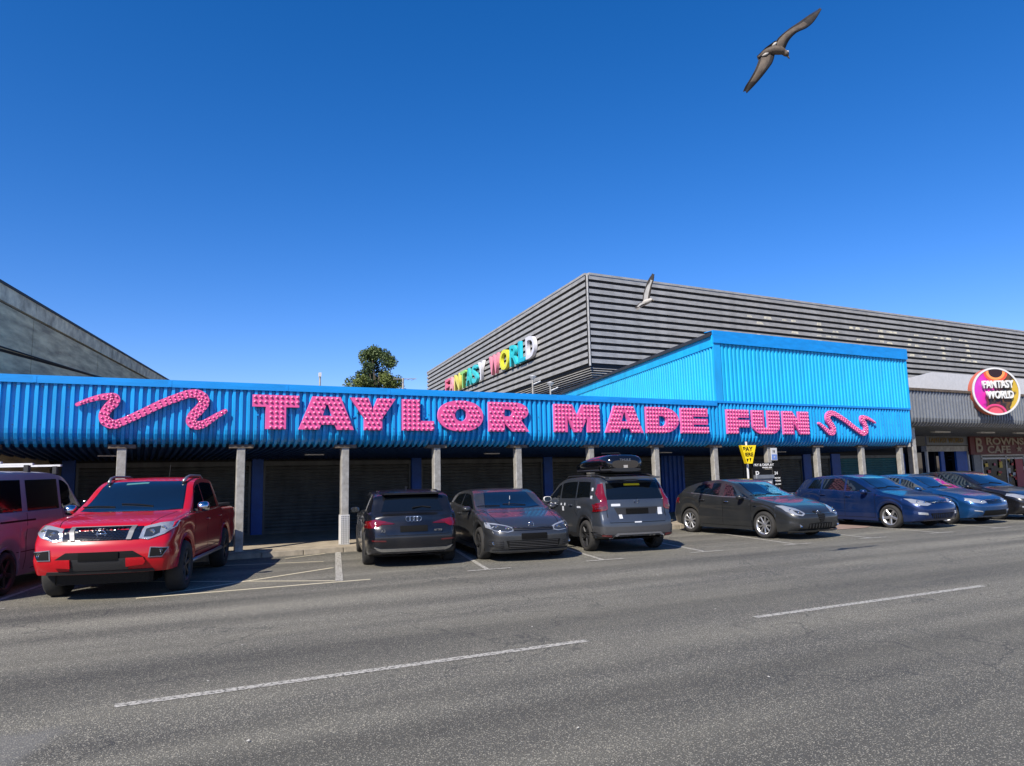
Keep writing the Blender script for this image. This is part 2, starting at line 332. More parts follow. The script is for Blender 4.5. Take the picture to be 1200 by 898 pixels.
for nm, pa in (('fascia_sheet', path[:7]), ('soffit_sheet', path[6:])):
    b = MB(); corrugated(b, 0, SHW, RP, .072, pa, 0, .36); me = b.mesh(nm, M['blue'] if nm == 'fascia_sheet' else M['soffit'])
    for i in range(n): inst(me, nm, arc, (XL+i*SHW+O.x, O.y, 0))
b = MB(); b.box(0, 1, -.105, -.06, -.105, .03); b.box(0, 1, -.105, 1.2, .03, .05); b.box(-.012, .012, -.11, -.104, -.10, .03)
fme = b.mesh('top_flashing', M['flash'])
x = XL
for wd in [2.4]*14:
    if x+wd > 16.3: wd = 15.9-x
    o = inst(fme, 'top_flashing', arc, (x+O.x, FY+O.y, 3.80), scale=(wd, 1, 1)); x += wd
    if x >= 15.85: break
b = PB(); b.box(15.9, XR+.02, FY-.095, FY-.03, 3.795, 3.86); b.build('cover_strip', M['flash'], arc)
b = PB(); b.box(XL, XR, FY+.6, 23, 3.74, 3.80); b.box(XR-.06, XR-.005, FY+.02, 22.8, 2.42, 3.8); b.box(XL+.005, XL+.06, FY+.02, 22.8, 2.42, 3.8); b.box(XL, XR, FY+.06, FY+.1, 2.7, 3.78); b.build('flat_roof', M['felt'], arc)
# raised block
RX0, RX1 = 15.93, 25.55; RY = FY-.02
sk = PB()
for i in range(int((XR-XL)/.45)):
    for z_ in (3.62, 3.22, 2.86): sk.box(XL+.125+i*.45, XL+.141+i*.45, FY-.082, FY-.07, z_, z_+.016)
sk.build('fixing_screw', M['gplastic'], arc)['kind'] = 'stuff'
b = MB(); nn = 9; sw = (RX1-RX0-.25)/nn; corrugated(b, 0, sw, .178, .04, [(0, 5.80, -1, 0), (0, 4.8, -1, 0), (0, 3.85, -1, 0)]); me = b.mesh('wall_sheet', M['blue2'])
for i in range(nn): inst(me, 'wall_sheet', arc, (RX0+.25+i*sw+O.x, RY+O.y, 0))
b = PB(); b.box(RX0-.03, RX0+.26, RY-.06, RY-.004, 3.86, 5.70); b.box(RX1-.02, RX1+.03, RY-.06, RY+.3, 3.86, 5.7); b.build('corner_trim', M['blue'], arc)
for k in range(4):
    b = PB(); a = RX0-.04+k*(RX1-RX0+.1)/4; b.box(a, a+(RX1-RX0+.1)/4-.006, RY-.1, RY-.04, 5.70, 6.08); b.box(a, a+(RX1-RX0+.1)/4-.006, RY-.1, RY+.3, 6.08, 6.10); b.build('parapet_flashing', M['flash'], arc)
sd = Vector((math.cos(math.radians(76)), math.sin(math.radians(76)), 0)); LS = 15.6; nrm = Vector((-sd.y, sd.x, 0))
Ms = Matrix.Translation(Vector((RX0, RY, 0))+O) @ Matrix(((sd.x, -sd.y, 0, 0), (sd.y, sd.x, 0, 0), (0, 0, 1, 0), (0, 0, 0, 1)))   # local x = along the side wall, local -y... = outward left
b = MB(); ns = 12; corrugated(b, 0, LS/ns, .19, .035, [(0, 5.64, 1, 0), (0, 3.82, 1, 0)]); 
b.f = [tuple(reversed(f)) for f in b.f]; me = b.mesh('side_sheet', M['blue2'])
for i in range(ns):
    o = inst(me, 'side_sheet', arc); o.matrix_local = Ms @ Matrix.Translation((i*LS/ns, .01, 0))
b = MB(); b.box(-.05, LS, .02, .065, 5.58, 5.84); b.box(-.05, LS, .02, .05, 5.84, 5.95); b.build('verge_flashing', M['blue2'], arc).matrix_local = Ms
b = MB(); b.box(-.05, LS, -.1, .13, 5.95, 6.02); b.box(-.08, LS, .11, .14, 5.90, 5.99); b.build('roof_edge', M['cap'], arc).matrix_local = Ms
b = PB(); a = Vector((RX0, RY+.05, 0)); c = a+sd*LS; b.add([(a.x+.1, a.y, 3.8), (RX1, a.y, 3.8), (RX1, c.y, 3.8), (c.x+.1, c.y, 3.8), (a.x+.1, a.y, 6.0), (RX1, a.y, 6.0), (RX1, c.y, 6.0), (c.x+.1, c.y, 6.0)], [(0, 1, 5, 4), (1, 2, 6, 5), (2, 3, 7, 6), (3, 0, 4, 7), (4, 5, 6, 7)]); b.build('upper_storey', M['flash'], arc)
# the front stands just ahead of the posts: size everything built so far up by four per cent about the road-side reference point
KS = 1.04; CP = Vector((0, 0, 1.66))
def upsize(objs, root_loc):
    c = CP-root_loc; S = Matrix.Translation(c) @ Matrix.Scale(KS, 4) @ Matrix.Translation(-c)
    for o in objs: o.matrix_local = S @ o.matrix_local
def uploc(o):
    o.location = CP+(o.location-CP)*KS; o.scale = (KS, KS, KS)
bpy.context.view_layer.update()
upsize([o for o in bpy.data.objects if o.parent == arc], Vector((8, 22.8, 0)))
# posts
def post_x(k): return -.357+2.42*k
for k in range(-3, 12):
    X = post_x(k) if k < 11 else 26.1
    if X < XL: continue
    b = MB(); b.box(-.092, .092, -.092, .092, 0, 2.36, bev=.012); b.box(-.12, .12, -.12, .12, 0, .015)
    p = b.build('canopy_post', M['post'], arc); p.location = (X+O.x, 17.55+O.y, .1)
    h = MB(); h.box(-.27, .27, -.12, .17, 2.345, 2.425, bev=.02); hb = h.build('post_head', M['bracket'], p)
    if k == 2:
        q = MB(); q.box(-.105, .105, -.105, .105, .02, .72)
        for i in range(5):
            for j in range(15):
                q.box(-.09+i*.04, -.072+i*.04, -.11, -.1055, .04+j*.045, .066+j*.045, 1)
        q.build('perforated_guard', [M['white'], M['gplastic']], p)
# shutter wall
WY = 22.8
pil = [(-6.9, .34), (-1.71, .32), (3.16, .33), (8.22, .34), (13.33, .36), (19.2, 1.15), (27.05, .5), (29.0, .6), (33.9, .4)]
b = PB(); b.box(-9.1, 34.1, WY+.12, WY+.4, .1, 2.5); b.box(-9.1, 34.1, WY-.05, WY+.12, 2.27, 2.42); b.build('rear_wall', M['dark'], arc)
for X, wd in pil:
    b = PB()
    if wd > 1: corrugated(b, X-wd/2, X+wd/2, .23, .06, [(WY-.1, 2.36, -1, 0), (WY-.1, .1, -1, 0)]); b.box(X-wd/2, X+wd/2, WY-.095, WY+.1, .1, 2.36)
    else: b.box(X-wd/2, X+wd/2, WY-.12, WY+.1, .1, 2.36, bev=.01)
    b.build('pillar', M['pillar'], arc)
def shutter(xa, xb, m):
    b = MB(); z = .16; p = .105; wd = xb-xa; pts = []
    while z < 2.27:
        pts += [(0, z), (-.02, z+.012), (-.032, z+p*.45), (-.022, z+p-.026), (0, z+p-.012)]; z += p
    vs = [(x, y, zz) for y, zz in pts for x in (0, wd)]
    b.add(vs, [(2*i, 2*i+1, 2*i+3, 2*i+2) for i in range(len(pts)-1)])
    s = b.build('roller_shutter', m, arc); s.location = (xa+O.x, WY+.03+O.y, 0)
    c = MB(); c.box(0, wd, -.03, .03, .1, .17); c.build('bottom_bar', M['shutter'], s)
    for xx in (0, wd-.07): r = MB(); r.box(xx, xx+.07, -.06, .03, .1, 2.27); r.build('guide_rail', M['shutter'], s)
    h = MB(); h.box(0, wd, -.09, .05, 2.15, 2.28); h.build('shutter_box', M['shutter'], s)
for i in range(len(pil)-1):
    a = pil[i][0]+pil[i][1]/2; c = pil[i+1][0]-pil[i+1][1]/2
    if c-a > 5.9:
        mid = (a+c)/2; shutter(a+.01, mid-.04, M['shutter']); shutter(mid+.04, c-.01, M['shutter'])
        b = PB(); b.box(mid-.045, mid+.045, WY-.06, WY+.05, .1, 2.3); b.build('mullion', M['shutter'], arc)
    else: shutter(a+.01, c-.01, M['shutter_teal'] if a > 29 else M['shutter'])
for X in (-.9, 3.9, 9.2, 15.9, 21.5):
    b = PB(); b.box(X, X+.5, 19.4, 19.48, 2.34, 2.37); b.build('soffit_light', M['white'], arc)
# ------------------------------------------------------------ pink studded sign letters
def ell(cx, cz, rx, rz, n=36, e=2.0, a0=0, a1=360):
    out = []
    for k in range(n):
        t = math.radians(a0+(a1-a0)*k/(n if a1-a0 == 360 else n-1)); c, s = math.cos(t), math.sin(t)
        out.append((cx+rx*math.copysign(abs(c)**(2/e), c), cz+rz*math.copysign(abs(s)**(2/e), s)))
    return out
def arcpts(cx, cz, rx, rz, a0, a1, n=10): return [(cx+rx*math.cos(math.radians(a0+(a1-a0)*k/(n-1))), cz+rz*math.sin(math.radians(a0+(a1-a0)*k/(n-1)))) for k in range(n)]
G = {
 'T': ([(0, .65), (.277, .65), (.277, 0), (.714, 0), (.714, .65), (1, .65), (1, 1), (0, 1)], [], 0),
 'A': ([(0, 0), (.36, 0), (.40, .15), (.64, .15), (.69, 0), (1, 0), (.75, 1), (.24, 1)], [[(.42, .42), (.60, .42), (.52, .76), (.49, .76)]], 1),
 'Y': ([(0, 1), (.31, .36), (.31, 0), (.70, 0), (.70, .36), (1, 1), (.60, 1), (.49, .62), (.40, 1)], [], 1),
 'L': ([(0, 0), (1, 0), (1, .31), (.55, .31), (.55, 1), (0, 1)], [], 0),
 'O': (ell(.5, .5, .5, .51, 40, 2.25), [ell(.5, .53, .135, .21, 20)], 1),
 'R': ([(0, 0), (.385, 0), (.385, .27), (.57, 0), (1, 0), (.80, .39)]+arcpts(.66, .69, .33, .31, -62, 90, 11)+[(0, 1)], [[(.385, .52), (.50, .52)]+arcpts(.50, .64, .085, .12, -80, 80, 6)+[(.385, .76)]], 1),
 'M': ([(0, 0), (.28, 0), (.28, .55), (.42, 0), (.57, 0), (.72, .55), (.72, 0), (1, 0), (1, 1), (.61, 1), (.50, .60), (.39, 1), (0, 1)], [], 0),
 'D': ([(0, 0), (.50, 0)]+arcpts(.50, .5, .50, .5, -86, 86, 16)+[(0, 1)], [[(.38, .26), (.48, .26)]+arcpts(.48, .46, .13, .20, -80, 80, 8)+[(.38, .66)]], 0),
 'E': ([(0, 0), (1, 0), (1, .26), (.44, .26), (.44, .35), (.97, .35), (.97, .58), (.44, .58), (.44, .67), (.98, .67), (.98, 1), (0, 1)], [], 0),
 'F': ([(0, 0), (.50, 0), (.50, .27), (1, .27), (1, .58), (.50, .58), (.50, .67), (1, .67), (1, 1), (0, 1)], [], 0),
 'U': ([(0, 1), (0, .42)]+arcpts(.36, .36, .36, .36, 180, 265, 8)+arcpts(.64, .36, .36, .36, 275, 360, 8)+[(1, 1), (.56, 1), (.56, .36)]+arcpts(.49, .33, .07, .08, 0, -180, 6)+[(.42, 1)], [], 0),
 'N': ([(0, 0), (.40, 0), (.40, .50), (.64, 0), (1, 0), (1, 1), (.60, 1), (.60, .56), (.36, 1), (0, 1)], [], 0)}
def inside(p, lp):
    c = False
    for i in range(len(lp)):
        (x1, y1), (x2, y2) = lp[i], lp[i-1]
        if (y1 > p[1]) != (y2 > p[1]) and p[0] < (x2-x1)*(p[1]-y1)/(y2-y1)+x1: c = not c
    return c
def segd(p, a, b):
    ax, ay = a; bx, by = b; dx, dy = bx-ax, by-ay; t = max(0, min(1, ((p[0]-ax)*dx+(p[1]-ay)*dy)/(dx*dx+dy*dy+1e-12)))
    return math.hypot(p[0]-ax-t*dx, p[1]-ay-t*dy)
def studs(pts, y, parent, r=.032):
    b = MB()
    for x, z in pts:
        k = len(b.v); n = 8
        vs = [(x+r*math.cos(2*math.pi*i/n), y, z+r*math.sin(2*math.pi*i/n)) for i in range(n)]+[(x+r*.8*math.cos(2*math.pi*i/n), y-r*.8, z+r*.8*math.sin(2*math.pi*i/n)) for i in range(n)]+[(x, y-r*1.4, z)]
        fs = [(i, (i+1) % n, (i+1) % n+n, i+n) for i in range(n)]+[(i+n, (i+1) % n+n, 2*n) for i in range(n)]
        b.add(vs, fs)
    o = b.build('bulb', M['stud'], parent, smooth=True); o['kind'] = 'stuff'; return o
LD = .07
def sign_shape(name, loops, loc, label, stag, group, sp=.108, pts=None, cat='sign letter'):
    b = MB(); b.prism(loops[0], 0, LD, holes=loops[1:])
    b.m = [0 if abs(sum(b.v[i][1] for i in f)) < 1e-6 else 1 for f in b.f]
    o = b.build(name, [M['pink'], M['pinkside']]); o.location = loc; uploc(o); tag(o, label, cat, group)
    if pts is None:
        pts = []; xs = [p[0] for p in loops[0]]; x0, x1 = min(xs), max(xs); zs = [p[1] for p in loops[0]]; z0, z1 = min(zs), max(zs)
        nr = int((z1-z0-.05)/.098); dz = (z1-z0-.09)/(nr-1)
        for j in range(nr):
            z = z0+.045+dz*j; nc = int((x1-x0)/sp); dx = (x1-x0-.09)/(nc-1)
            for i in range(nc):
                x = x0+.045+dx*(i+(.5 if stag and j % 2 else 0)); p = (x, z)
                if inside(p, loops[0]) and not any(inside(p, h) for h in loops[1:]) and min(segd(p, lp[k], lp[k-1]) for lp in loops for k in range(len(lp))) > .034: pts.append(p)
    studs(pts, 0, o)
    return o
LET = [('T', 2.151, 3.176), ('A', 3.152, 4.437), ('Y', 4.32, 5.461), ('L', 5.612, 6.451), ('O', 6.541, 7.801), ('R', 7.944, 9.15), ('M', 9.917, 11.426), ('A', 11.593, 12.943), ('D', 13.041, 14.286), ('E', 14.351, 15.456), ('F', 16.2, 17.165), ('U', 17.29, 18.53), ('N', 18.665, 19.905)]
LAB = ['pink bulb-studded letter T, the first letter of the long sign', 'pink studded letter A between the T and the Y of the first word', 'pink studded letter Y of the first word, arms wide', 'pink studded letter L between the Y and the round O', 'pink studded round letter O with small oval hole', 'pink studded letter R at the end of the first word', 'wide pink studded letter M starting the middle word', 'pink studded letter A between the M and the D of the middle word', 'pink studded letter D with rounded right side', 'pink studded letter E with narrow slots ending the middle word', 'pink studded letter F starting the last word', 'pink studded letter U between the F and the N', 'pink studded letter N, the last letter of the sign']
LY = 16.495; LZ = 2.825
for (c, a, b_), lb in zip(LET, LAB):
    out, holes, st = G[c]; wd = b_-a-.02; sc_ = lambda lp: [(x*wd, z*.765) for x, z in lp]
    o = sign_shape('sign_letter', [sc_(out)]+[sc_(h) for h in holes], (a+.01, LY, LZ), lb, st, 'pink bulb letters on the blue fascia')
    k = MB()
    for fx in (.12, .5 if c not in 'UN' else .2, .8):
        k.box(wd*fx-.02, wd*fx+.02, LD+.002, .16, .3, .34)
    k.build('fixing_bracket', M['flash'], o)
WV = [(-1.164, 3.277, 0.054), (-1.069, 3.323, 0.065), (-0.949, 3.378, 0.075), (-0.754, 3.442, 0.091), (-0.605, 3.452, 0.118), (-0.515, 3.426, 0.151), (-0.529, 3.332, 0.161), (-0.596, 3.258, 0.151), (-0.661, 3.155, 0.145), (-0.687, 3.054, 0.151), (-0.652, 2.959, 0.156), (-0.567, 2.903, 0.151), (-0.479, 2.893, 0.14), (-0.355, 2.944, 0.124), (-0.053, 3.104, 0.124), (0.333, 3.327, 0.129), (0.677, 3.487, 0.134), (0.867, 3.56, 0.134), (1.033, 3.56, 0.151), (1.148, 3.477, 0.167), (1.165, 3.364, 0.167), (1.085, 3.24, 0.167), (0.992, 3.131, 0.167), (0.934, 3.039, 0.161), (0.943, 2.943, 0.161), (1.041, 2.89, 0.145), (1.165, 2.916, 0.129), (1.303, 3.009, 0.108), (1.442, 3.11, 0.091), (1.596, 3.206, 0.075)]
def crom(P, sub=4):
    out = []
    for i in range(len(P)-1):
        p0, p1, p2, p3 = P[max(i-1, 0)], P[i], P[i+1], P[min(i+2, len(P)-1)]
        for k in range(sub):
            t = k/sub; out.append(tuple(.5*(2*b+(c-a)*t+(2*a-5*b+4*c-d)*t*t+(3*b-a-3*c+d)*t**3) for a, b, c, d in zip(p0, p1, p2, p3)))
    out.append(P[-1]); return out
def wave(mirror, x_off, label, sx=1.0):
    P = crom([(x*sx, z, wd*.63) for x, z, wd in WV], 4)
    if mirror: P = [(-x, z, h) for x, z, h in P]
    b = MB(); L = []; Rr = []
    for i, (x, z, h) in enumerate(P):
        q0, q1 = P[max(i-1, 0)], P[min(i+1, len(P)-1)]; d = Vector((q1[0]-q0[0], q1[1]-q0[1])).normalized(); nx, nz = -d.y, d.x
        L.append((x+nx*h, z+nz*h)); Rr.append((x-nx*h, z-nz*h))
    n = len(P); vs = [(x, 0, z) for x, z in L]+[(x, 0, z) for x, z in Rr]+[(x, LD, z) for x, z in L]+[(x, LD, z) for x, z in Rr]
    fs = []; mm = []
    for i in range(n-1):
        fs += [(n+i, n+i+1, i+1, i), (i, i+1, 2*n+i+1, 2*n+i), (n+i+1, n+i, 3*n+i, 3*n+i+1)]; mm += [0, 1, 1]
    for e in (0, n-1):
        x, z, h = P[e]; q = P[1] if e == 0 else P[-2]; d = Vector((x-q[0], z-q[1])).normalized(); k = len(vs); m_ = 6
        a0 = math.atan2(L[e][1]-z, L[e][0]-x); sgn = -1 if e else 1
        arc_ = [(x+h*math.cos(a0+sgn*math.pi*j/m_), z+h*math.sin(a0+sgn*math.pi*j/m_)) for j in range(m_+1)]
        vs += [(p, 0, q2) for p, q2 in arc_]+[(p, LD, q2) for p, q2 in arc_]
        fs.append(tuple(range(k, k+m_+1))); mm.append(0)
        for j in range(m_): fs.append((k+j, k+j+1, k+m_+1+j+1, k+m_+1+j)); mm.append(1)
    b.v = vs; b.f = fs; b.m = mm
    me = b.mesh('sign_wave', [M['pink'], M['pinkside']]); bm = bmesh.new(); bm.from_mesh(me); bmesh.ops.remove_doubles(bm, verts=bm.verts, dist=1e-5); bmesh.ops.recalc_face_normals(bm, faces=bm.faces); bm.to_mesh(me); bm.free()
    o = link(bpy.data.objects.new('sign_wave', me)); o.location = (x_off, LY, 0); uploc(o); tag(o, label, 'sign ornament', 'pink wave shapes beside the sign letters')
    pts = []; acc = 0; row = 0
    for i in range(1, n):
        acc += math.hypot(P[i][0]-P[i-1][0], P[i][1]-P[i-1][1])
        if acc > .058:
            acc = 0; row += 1; x, z, h = P[i]; a = Vector((L[i][0]-x, L[i][1]-z))
            ks = ((-.42, .42) if h > .05 else (0,)) if row % 2 else ((-.72, 0, .72) if h > .066 else (0,))
            for k in ks: pts.append((x+a.x*k, z+a.y*k))
    studs(pts, 0, o, .023)
wave(False, 0, 'pink studded wave shape at the left end of the sign')
wave(True, 22.10, 'pink studded wave shape at the right end of the sign', 1.06)
# ------------------------------------------------------------ grey clad hall behind
HK = 1.32          # the hall stands well behind; its measured size goes with that distance
GC = Vector((17.6, 26., 0)); gd = Vector((math.cos(math.radians(82.5)), math.sin(math.radians(82.5)), 0))
hall = empty('grey_clad_hall', GC, 0, 'tall grey hall clad in wide horizontal metal ribs behind the blue arcade', 'building')
def plank_mesh(L, p, name, out=-1):
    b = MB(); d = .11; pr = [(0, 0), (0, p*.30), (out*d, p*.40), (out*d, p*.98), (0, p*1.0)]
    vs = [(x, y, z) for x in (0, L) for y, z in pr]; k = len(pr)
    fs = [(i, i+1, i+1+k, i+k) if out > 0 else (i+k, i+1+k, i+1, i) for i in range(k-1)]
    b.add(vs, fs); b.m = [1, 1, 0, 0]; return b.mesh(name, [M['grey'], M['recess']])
NP = 13; P0, P1 = 6.45, 10.6; pp = (P1-P0)/NP
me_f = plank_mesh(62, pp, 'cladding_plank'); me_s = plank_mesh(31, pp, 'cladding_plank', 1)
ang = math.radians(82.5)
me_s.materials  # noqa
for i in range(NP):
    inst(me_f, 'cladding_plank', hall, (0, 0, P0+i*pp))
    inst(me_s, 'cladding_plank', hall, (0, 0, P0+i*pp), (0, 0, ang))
ni = Vector((gd.y, -gd.x, 0))          # inward from the side face
def corner(y):                         # inner corner after stepping in by y on both faces
    t = (y-ni.y*y)/gd.y if abs(gd.y) > 1e-6 else 0
    return ni*y+gd*t
def hallbox(b, y, z0, z1, L1=62, L2=31):
    c0 = corner(y); e = c0+gd*L2; f = Vector((L1, y, 0)); q = Vector((L1, L2, 0)); P = [c0, f, q, e]
    b.add([(p.x, p.y, z0) for p in P]+[(p.x, p.y, z1) for p in P], [(3, 2, 1, 0), (4, 5, 6, 7), (0, 1, 5, 4), (1, 2, 6, 5), (2, 3, 7, 6), (3, 0, 4, 7)])
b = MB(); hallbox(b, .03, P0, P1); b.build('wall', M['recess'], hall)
b = MB(); b.box(.02, 62, -.14, .1, P1, P1+.1); b.build('roof_edge', M['grey'], hall)
b = MB(); b.box(0, 31, -.1, .14, P1, P1+.1); b.build('roof_edge', M['grey'], hall).rotation_euler = (0, 0, ang)
b = MB(); b.tube([(-.05, -.06, P0), (-.05, -.06, P1)], .05, 6); b.build('corner_trim', M['grey'], hall)
b = MB(); K = 12
for k in range(K*2+1):
    t = k/(K*2); a = t*1.45; y = (1-math.cos(a))*1.0+(.05 if k % 2 else 0); z = P0-math.sin(a)*.85
    c0 = corner(y); e = c0+gd*31; b.v += [(62, y, z), tuple(c0+Vector((0, 0, z))), tuple(e+Vector((0, 0, z)))]
for k in range(K*2): b.f += [(3*k, 3*k+3, 3*k+4, 3*k+1), (3*k+1, 3*k+4, 3*k+5, 3*k+2)]; b.m += [k % 2]*2
b.build('skirt_cladding', [M['recess'], M['grey']], hall)
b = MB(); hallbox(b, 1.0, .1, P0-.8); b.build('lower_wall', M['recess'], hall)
for ob in ('x',): pass
# faded cream remains of an older name on the front ribs (old paint patches)
M['oldpaint'] = mat('old_cream_paint', (.86, .80, .60), .8, noise=.5, nscale=5, dirt=(.5, .48, .42))
b = MB(); rnd = random.Random(3)
pat = {'F': ['111', '100', '110', '100', '100'], 'U': ['101', '101', '101', '101', '111'], 'N': ['101', '111', '111', '101', '101'], 'L': ['100', '100', '100', '100', '111'], 'A': ['111', '101', '111', '101', '101'], 'D': ['110', '101', '101', '101', '110'], 'I': ['111', '010', '010', '010', '111'], 'T': ['111', '010', '010', '010', '010'], 'E': ['111', '100', '110', '100', '111'], 'R': ['110', '101', '110', '101', '101']}
xx = 9.6
for ch in 'TENTERTI':
    for r, row in enumerate(pat[ch]):
        for c_, v in enumerate(row):
            if v == '1' and rnd.random() < .75:
                z = P0+(9-r)*pp; a = xx+c_*.62+rnd.uniform(-.05, .1); l = rnd.uniform(.3, .6); h0 = rnd.uniform(.42, .55); h1 = rnd.uniform(.7, .95)
                b.add([(a, -.114, z+pp*h0), (a+l, -.114, z+pp*(h0+rnd.uniform(-.03, .05))), (a+l*rnd.uniform(.7, 1), -.114, z+pp*h1), (a+l*.1, -.114, z+pp*h1)], [(0, 1, 2, 3)])
    xx += 2.6
b.build('old_paint', M['oldpaint'], hall)['kind'] = 'stuff'
HS = Matrix.Translation(Vector((0, 0, 1.66))) @ Matrix.Scale(HK, 4) @ Matrix.Translation(Vector((0, 0, -1.66)))
bpy.context.view_layer.update(); hall.matrix_world = HS @ hall.matrix_world
# coloured letters on the side face
cols = {'F': srgb(240, 120, 150), 'A': srgb(244, 170, 180), 'N': srgb(236, 226, 110), 'T': srgb(160, 222, 120), 'A2': srgb(60, 200, 200), 'S': srgb(70, 210, 220), 'Y': srgb(240, 240, 245), 'W': srgb(246, 150, 170), 'O': srgb(240, 238, 60), 'R': srgb(50, 205, 215), 'L': srgb(40, 190, 215), 'D': srgb(232, 232, 240)}
seq = [('F', 'F'), ('A', 'A'), ('N', 'N'), ('T', 'T'), ('A', 'A2'), ('S', 'S'), ('Y', 'Y'), (' ', ''), ('W', 'W'), ('O', 'O'), ('R', 'R'), ('L', 'L'), ('D', 'D')]
wd = {'W': 2.0, 'L': 1.15, 'F': 1.2, ' ': .95, 'O': 1.75, 'N': 1.6, 'D': 1.5}; tot = sum(wd.get(c, 1.4) for c, _ in seq)
s0, s1 = 24.2, 5.6; k = (s0-s1)/tot; s = s0
nm = ['first', 'second', 'third', 'fourth', 'fifth', 'sixth', 'seventh', '', 'eighth', 'ninth', 'tenth', 'eleventh', 'last']
cn = ['pink', 'pale pink', 'yellow', 'green', 'teal', 'pale teal', 'white', '', 'salmon pink', 'bright yellow', 'turquoise', 'deep turquoise', 'grey-white']
for i, (c, key) in enumerate(seq):
    L = wd.get(c, 1.4)*k
    if c != ' ':
        mm = mat('letter_'+key, cols[key], .5); me2 = text_mesh(c, 1.75, .09, mm, 'hall_letter', None, xs=1.0, bold=.03)
        bb = [v.co for v in me2.data.vertices]; w0 = min(p.x for p in bb); w1 = max(p.x for p in bb); sx = L*.86/(w1-w0)
        hz = max(p.z for p in bb); me2.data.transform(Matrix.Diagonal((sx, 1, 1.17/hz, 1)) @ Matrix.Translation((-w0, 0, 0)))
        me2.rotation_euler = (0, 0, ang-math.pi); p = GC+gd*s; n_ = Vector((-gd.y, gd.x, 0))
        me2.location = (p.x+n_.x*.22, p.y+n_.y*.22, 7.90)
        me2.location = Vector((0, 0, 1.66))+(me2.location-Vector((0, 0, 1.66)))*HK; me2.scale = (HK, HK, HK)
        tag(me2, f'{cn[i]} letter {c} on the hall side wall, {nm[i]} letter of the two words', 'sign letter', 'coloured letters on the grey hall')
    s -= L
# ------------------------------------------------------------ concrete building at left
CD = Vector((math.cos(math.radians(76.1)), math.sin(math.radians(76.1)), 0)); ca = math.radians(76.1)
cb = empty('concrete_building', (-3.6, 17.2, 0), ca, 'weathered bare concrete gable wall with dark roof edge rising at far left', 'building')
CL = 46
def cpanel(name, x0, x1, z0, z1, m, y0=-.06, y1=.0): 
    b = MB(); b.box(x0, x1, y0, y1, z0, z1, bev=0); return b.build(name, m, cb)
edges = [.3, 4.2, 9.2, 13.0, 15.6, 18.2, 20.8, 24, 28, 33, 38, CL-2]
for a, c in zip(edges[:-1], edges[1:]):
    cpanel('wall_panel', a+.015, c-.015, 3.2, 5.885, M['conc'], -.05)
    cpanel('parapet_panel', a+.01, c-.01, 5.93, 6.30, M['conc_l'], -.09)
cpanel('joint_backing', .3, CL-2, .1, 6.3, M['cap'], 0, .3)
cpanel('lower_wall', .3, CL-2, .1, 3.17, M['conc'], -.06)
b = MB(); b.box(.2, CL, -.12, .4, 6.30, 6.36); b.build('roof_edge', M['cap'], cb)
b = MB(); b.add([(.4, -.075, 4.72), (12, -.075, 5.3), (24, -.075, 5.1), (24, -.055, 5.04), (12, -.055, 5.24), (.4, -.055, 4.66)], [(0, 1, 4, 5), (1, 2, 3, 4), (5, 4, 1, 0)]); b.tube([(.4, -.07, 4.7), (2.2, -.07, 4.86), (12, -.07, 5.24), (22, -.07, 5.4)], .02, 5); b.build('cable', M['cap'], cb)
b = MB(); b.box(.3, CL-2, .3, 14, .1, 6.2); b.build('building_block', M['conc'], cb)
# ------------------------------------------------------------ grey canopy building to the right
gb = empty('grey_shop_parade', (44, 21.4, 0), 0, 'dark grey ribbed canopy parade with dim shopfronts at far right', 'building')
GO = Vector((-44, -21.4, 0))
def GP(): return PB(GO)
gy = 16.98; gp = [(gy, 4.6, -1, 0), (gy, 3.55, -1, 0), (gy+.05, 3.42, -.9, -.4), (gy+.2, 3.3, -.5, -.85), (gy+.5, 3.25, -.1, -1), (21.4, 3.2, 0, -1)]
b = MB(); corrugated(b, 0, 1.2, .2, .06, gp); me = b.mesh('canopy_sheet', M['gcan'])
for i in range(30): inst(me, 'canopy_sheet', gb, (25.9+i*1.2+GO.x, GO.y, 0))
b = GP(); b.box(25.85, 62, gy-.1, gy+.02, 4.6, 4.7); b.box(25.85, 62, gy+.1, 21.4, 4.5, 4.6); b.build('canopy_top', M['bracket'], gb)
b = GP(); b.prism([(25.95, 4.6), (62, 4.6), (62, 5.75), (30.5, 5.75), (29, 5.45), (25.95, 5.2)], 18.6, 18.7); b.build('white_parapet', M['white'], gb)
for k, X in enumerate((26.85, 38.5, 45)):
    b = GP(); b.box(X-.12, X+.12, 17.4, 17.64, .1, 3.3, bev=.02); b.build('canopy_post', M['post'], gb)
SY = 21.4
b = GP(); b.box(25.6, 62, SY+1.2, SY+1.4, .1, 3.3); b.box(25.6, 33.9, WY+.3, WY+.5, 2.4, 3.4); b.build('inner_wall', M['dark'], gb)
b = GP(); b.box(33.9, 37.4, SY-.05, SY, 2.72, 3.2); b.build('name_board', M['gcan'], gb)
o = text_mesh('FANTASY WORLD', .36, .01, mat('dim_gold', (.3, .2, .05), .6), 'board_lettering', gb, xs=.95); o.location = (34.1+GO.x, SY-.07+GO.y, 2.83)
b = GP(); b.box(33.9, 37.3, SY-.02, SY+.25, 2.40, 2.66); b.build('shutter_box', M['post'], gb)
for a, c, m in ((33.9, 34.0, 'white'), (36.3, 37.2, 'pillar'), (35.0, 35.3, 'pillar'), (37.3, 37.38, 'white'), (37.75, 38.4, 'gcan')):
    b = GP(); b.box(a, c, SY, SY+.1, .1, 2.4); b.build('door_jamb', M[m], gb)
b = GP(); b.box(33.9, 37.4, SY+.9, SY+.95, .1, 2.4); b.build('doorway_glass', M['glass'], gb)
M['cafe'] = mat('cafe_red', (.13, .007, .010), .5)
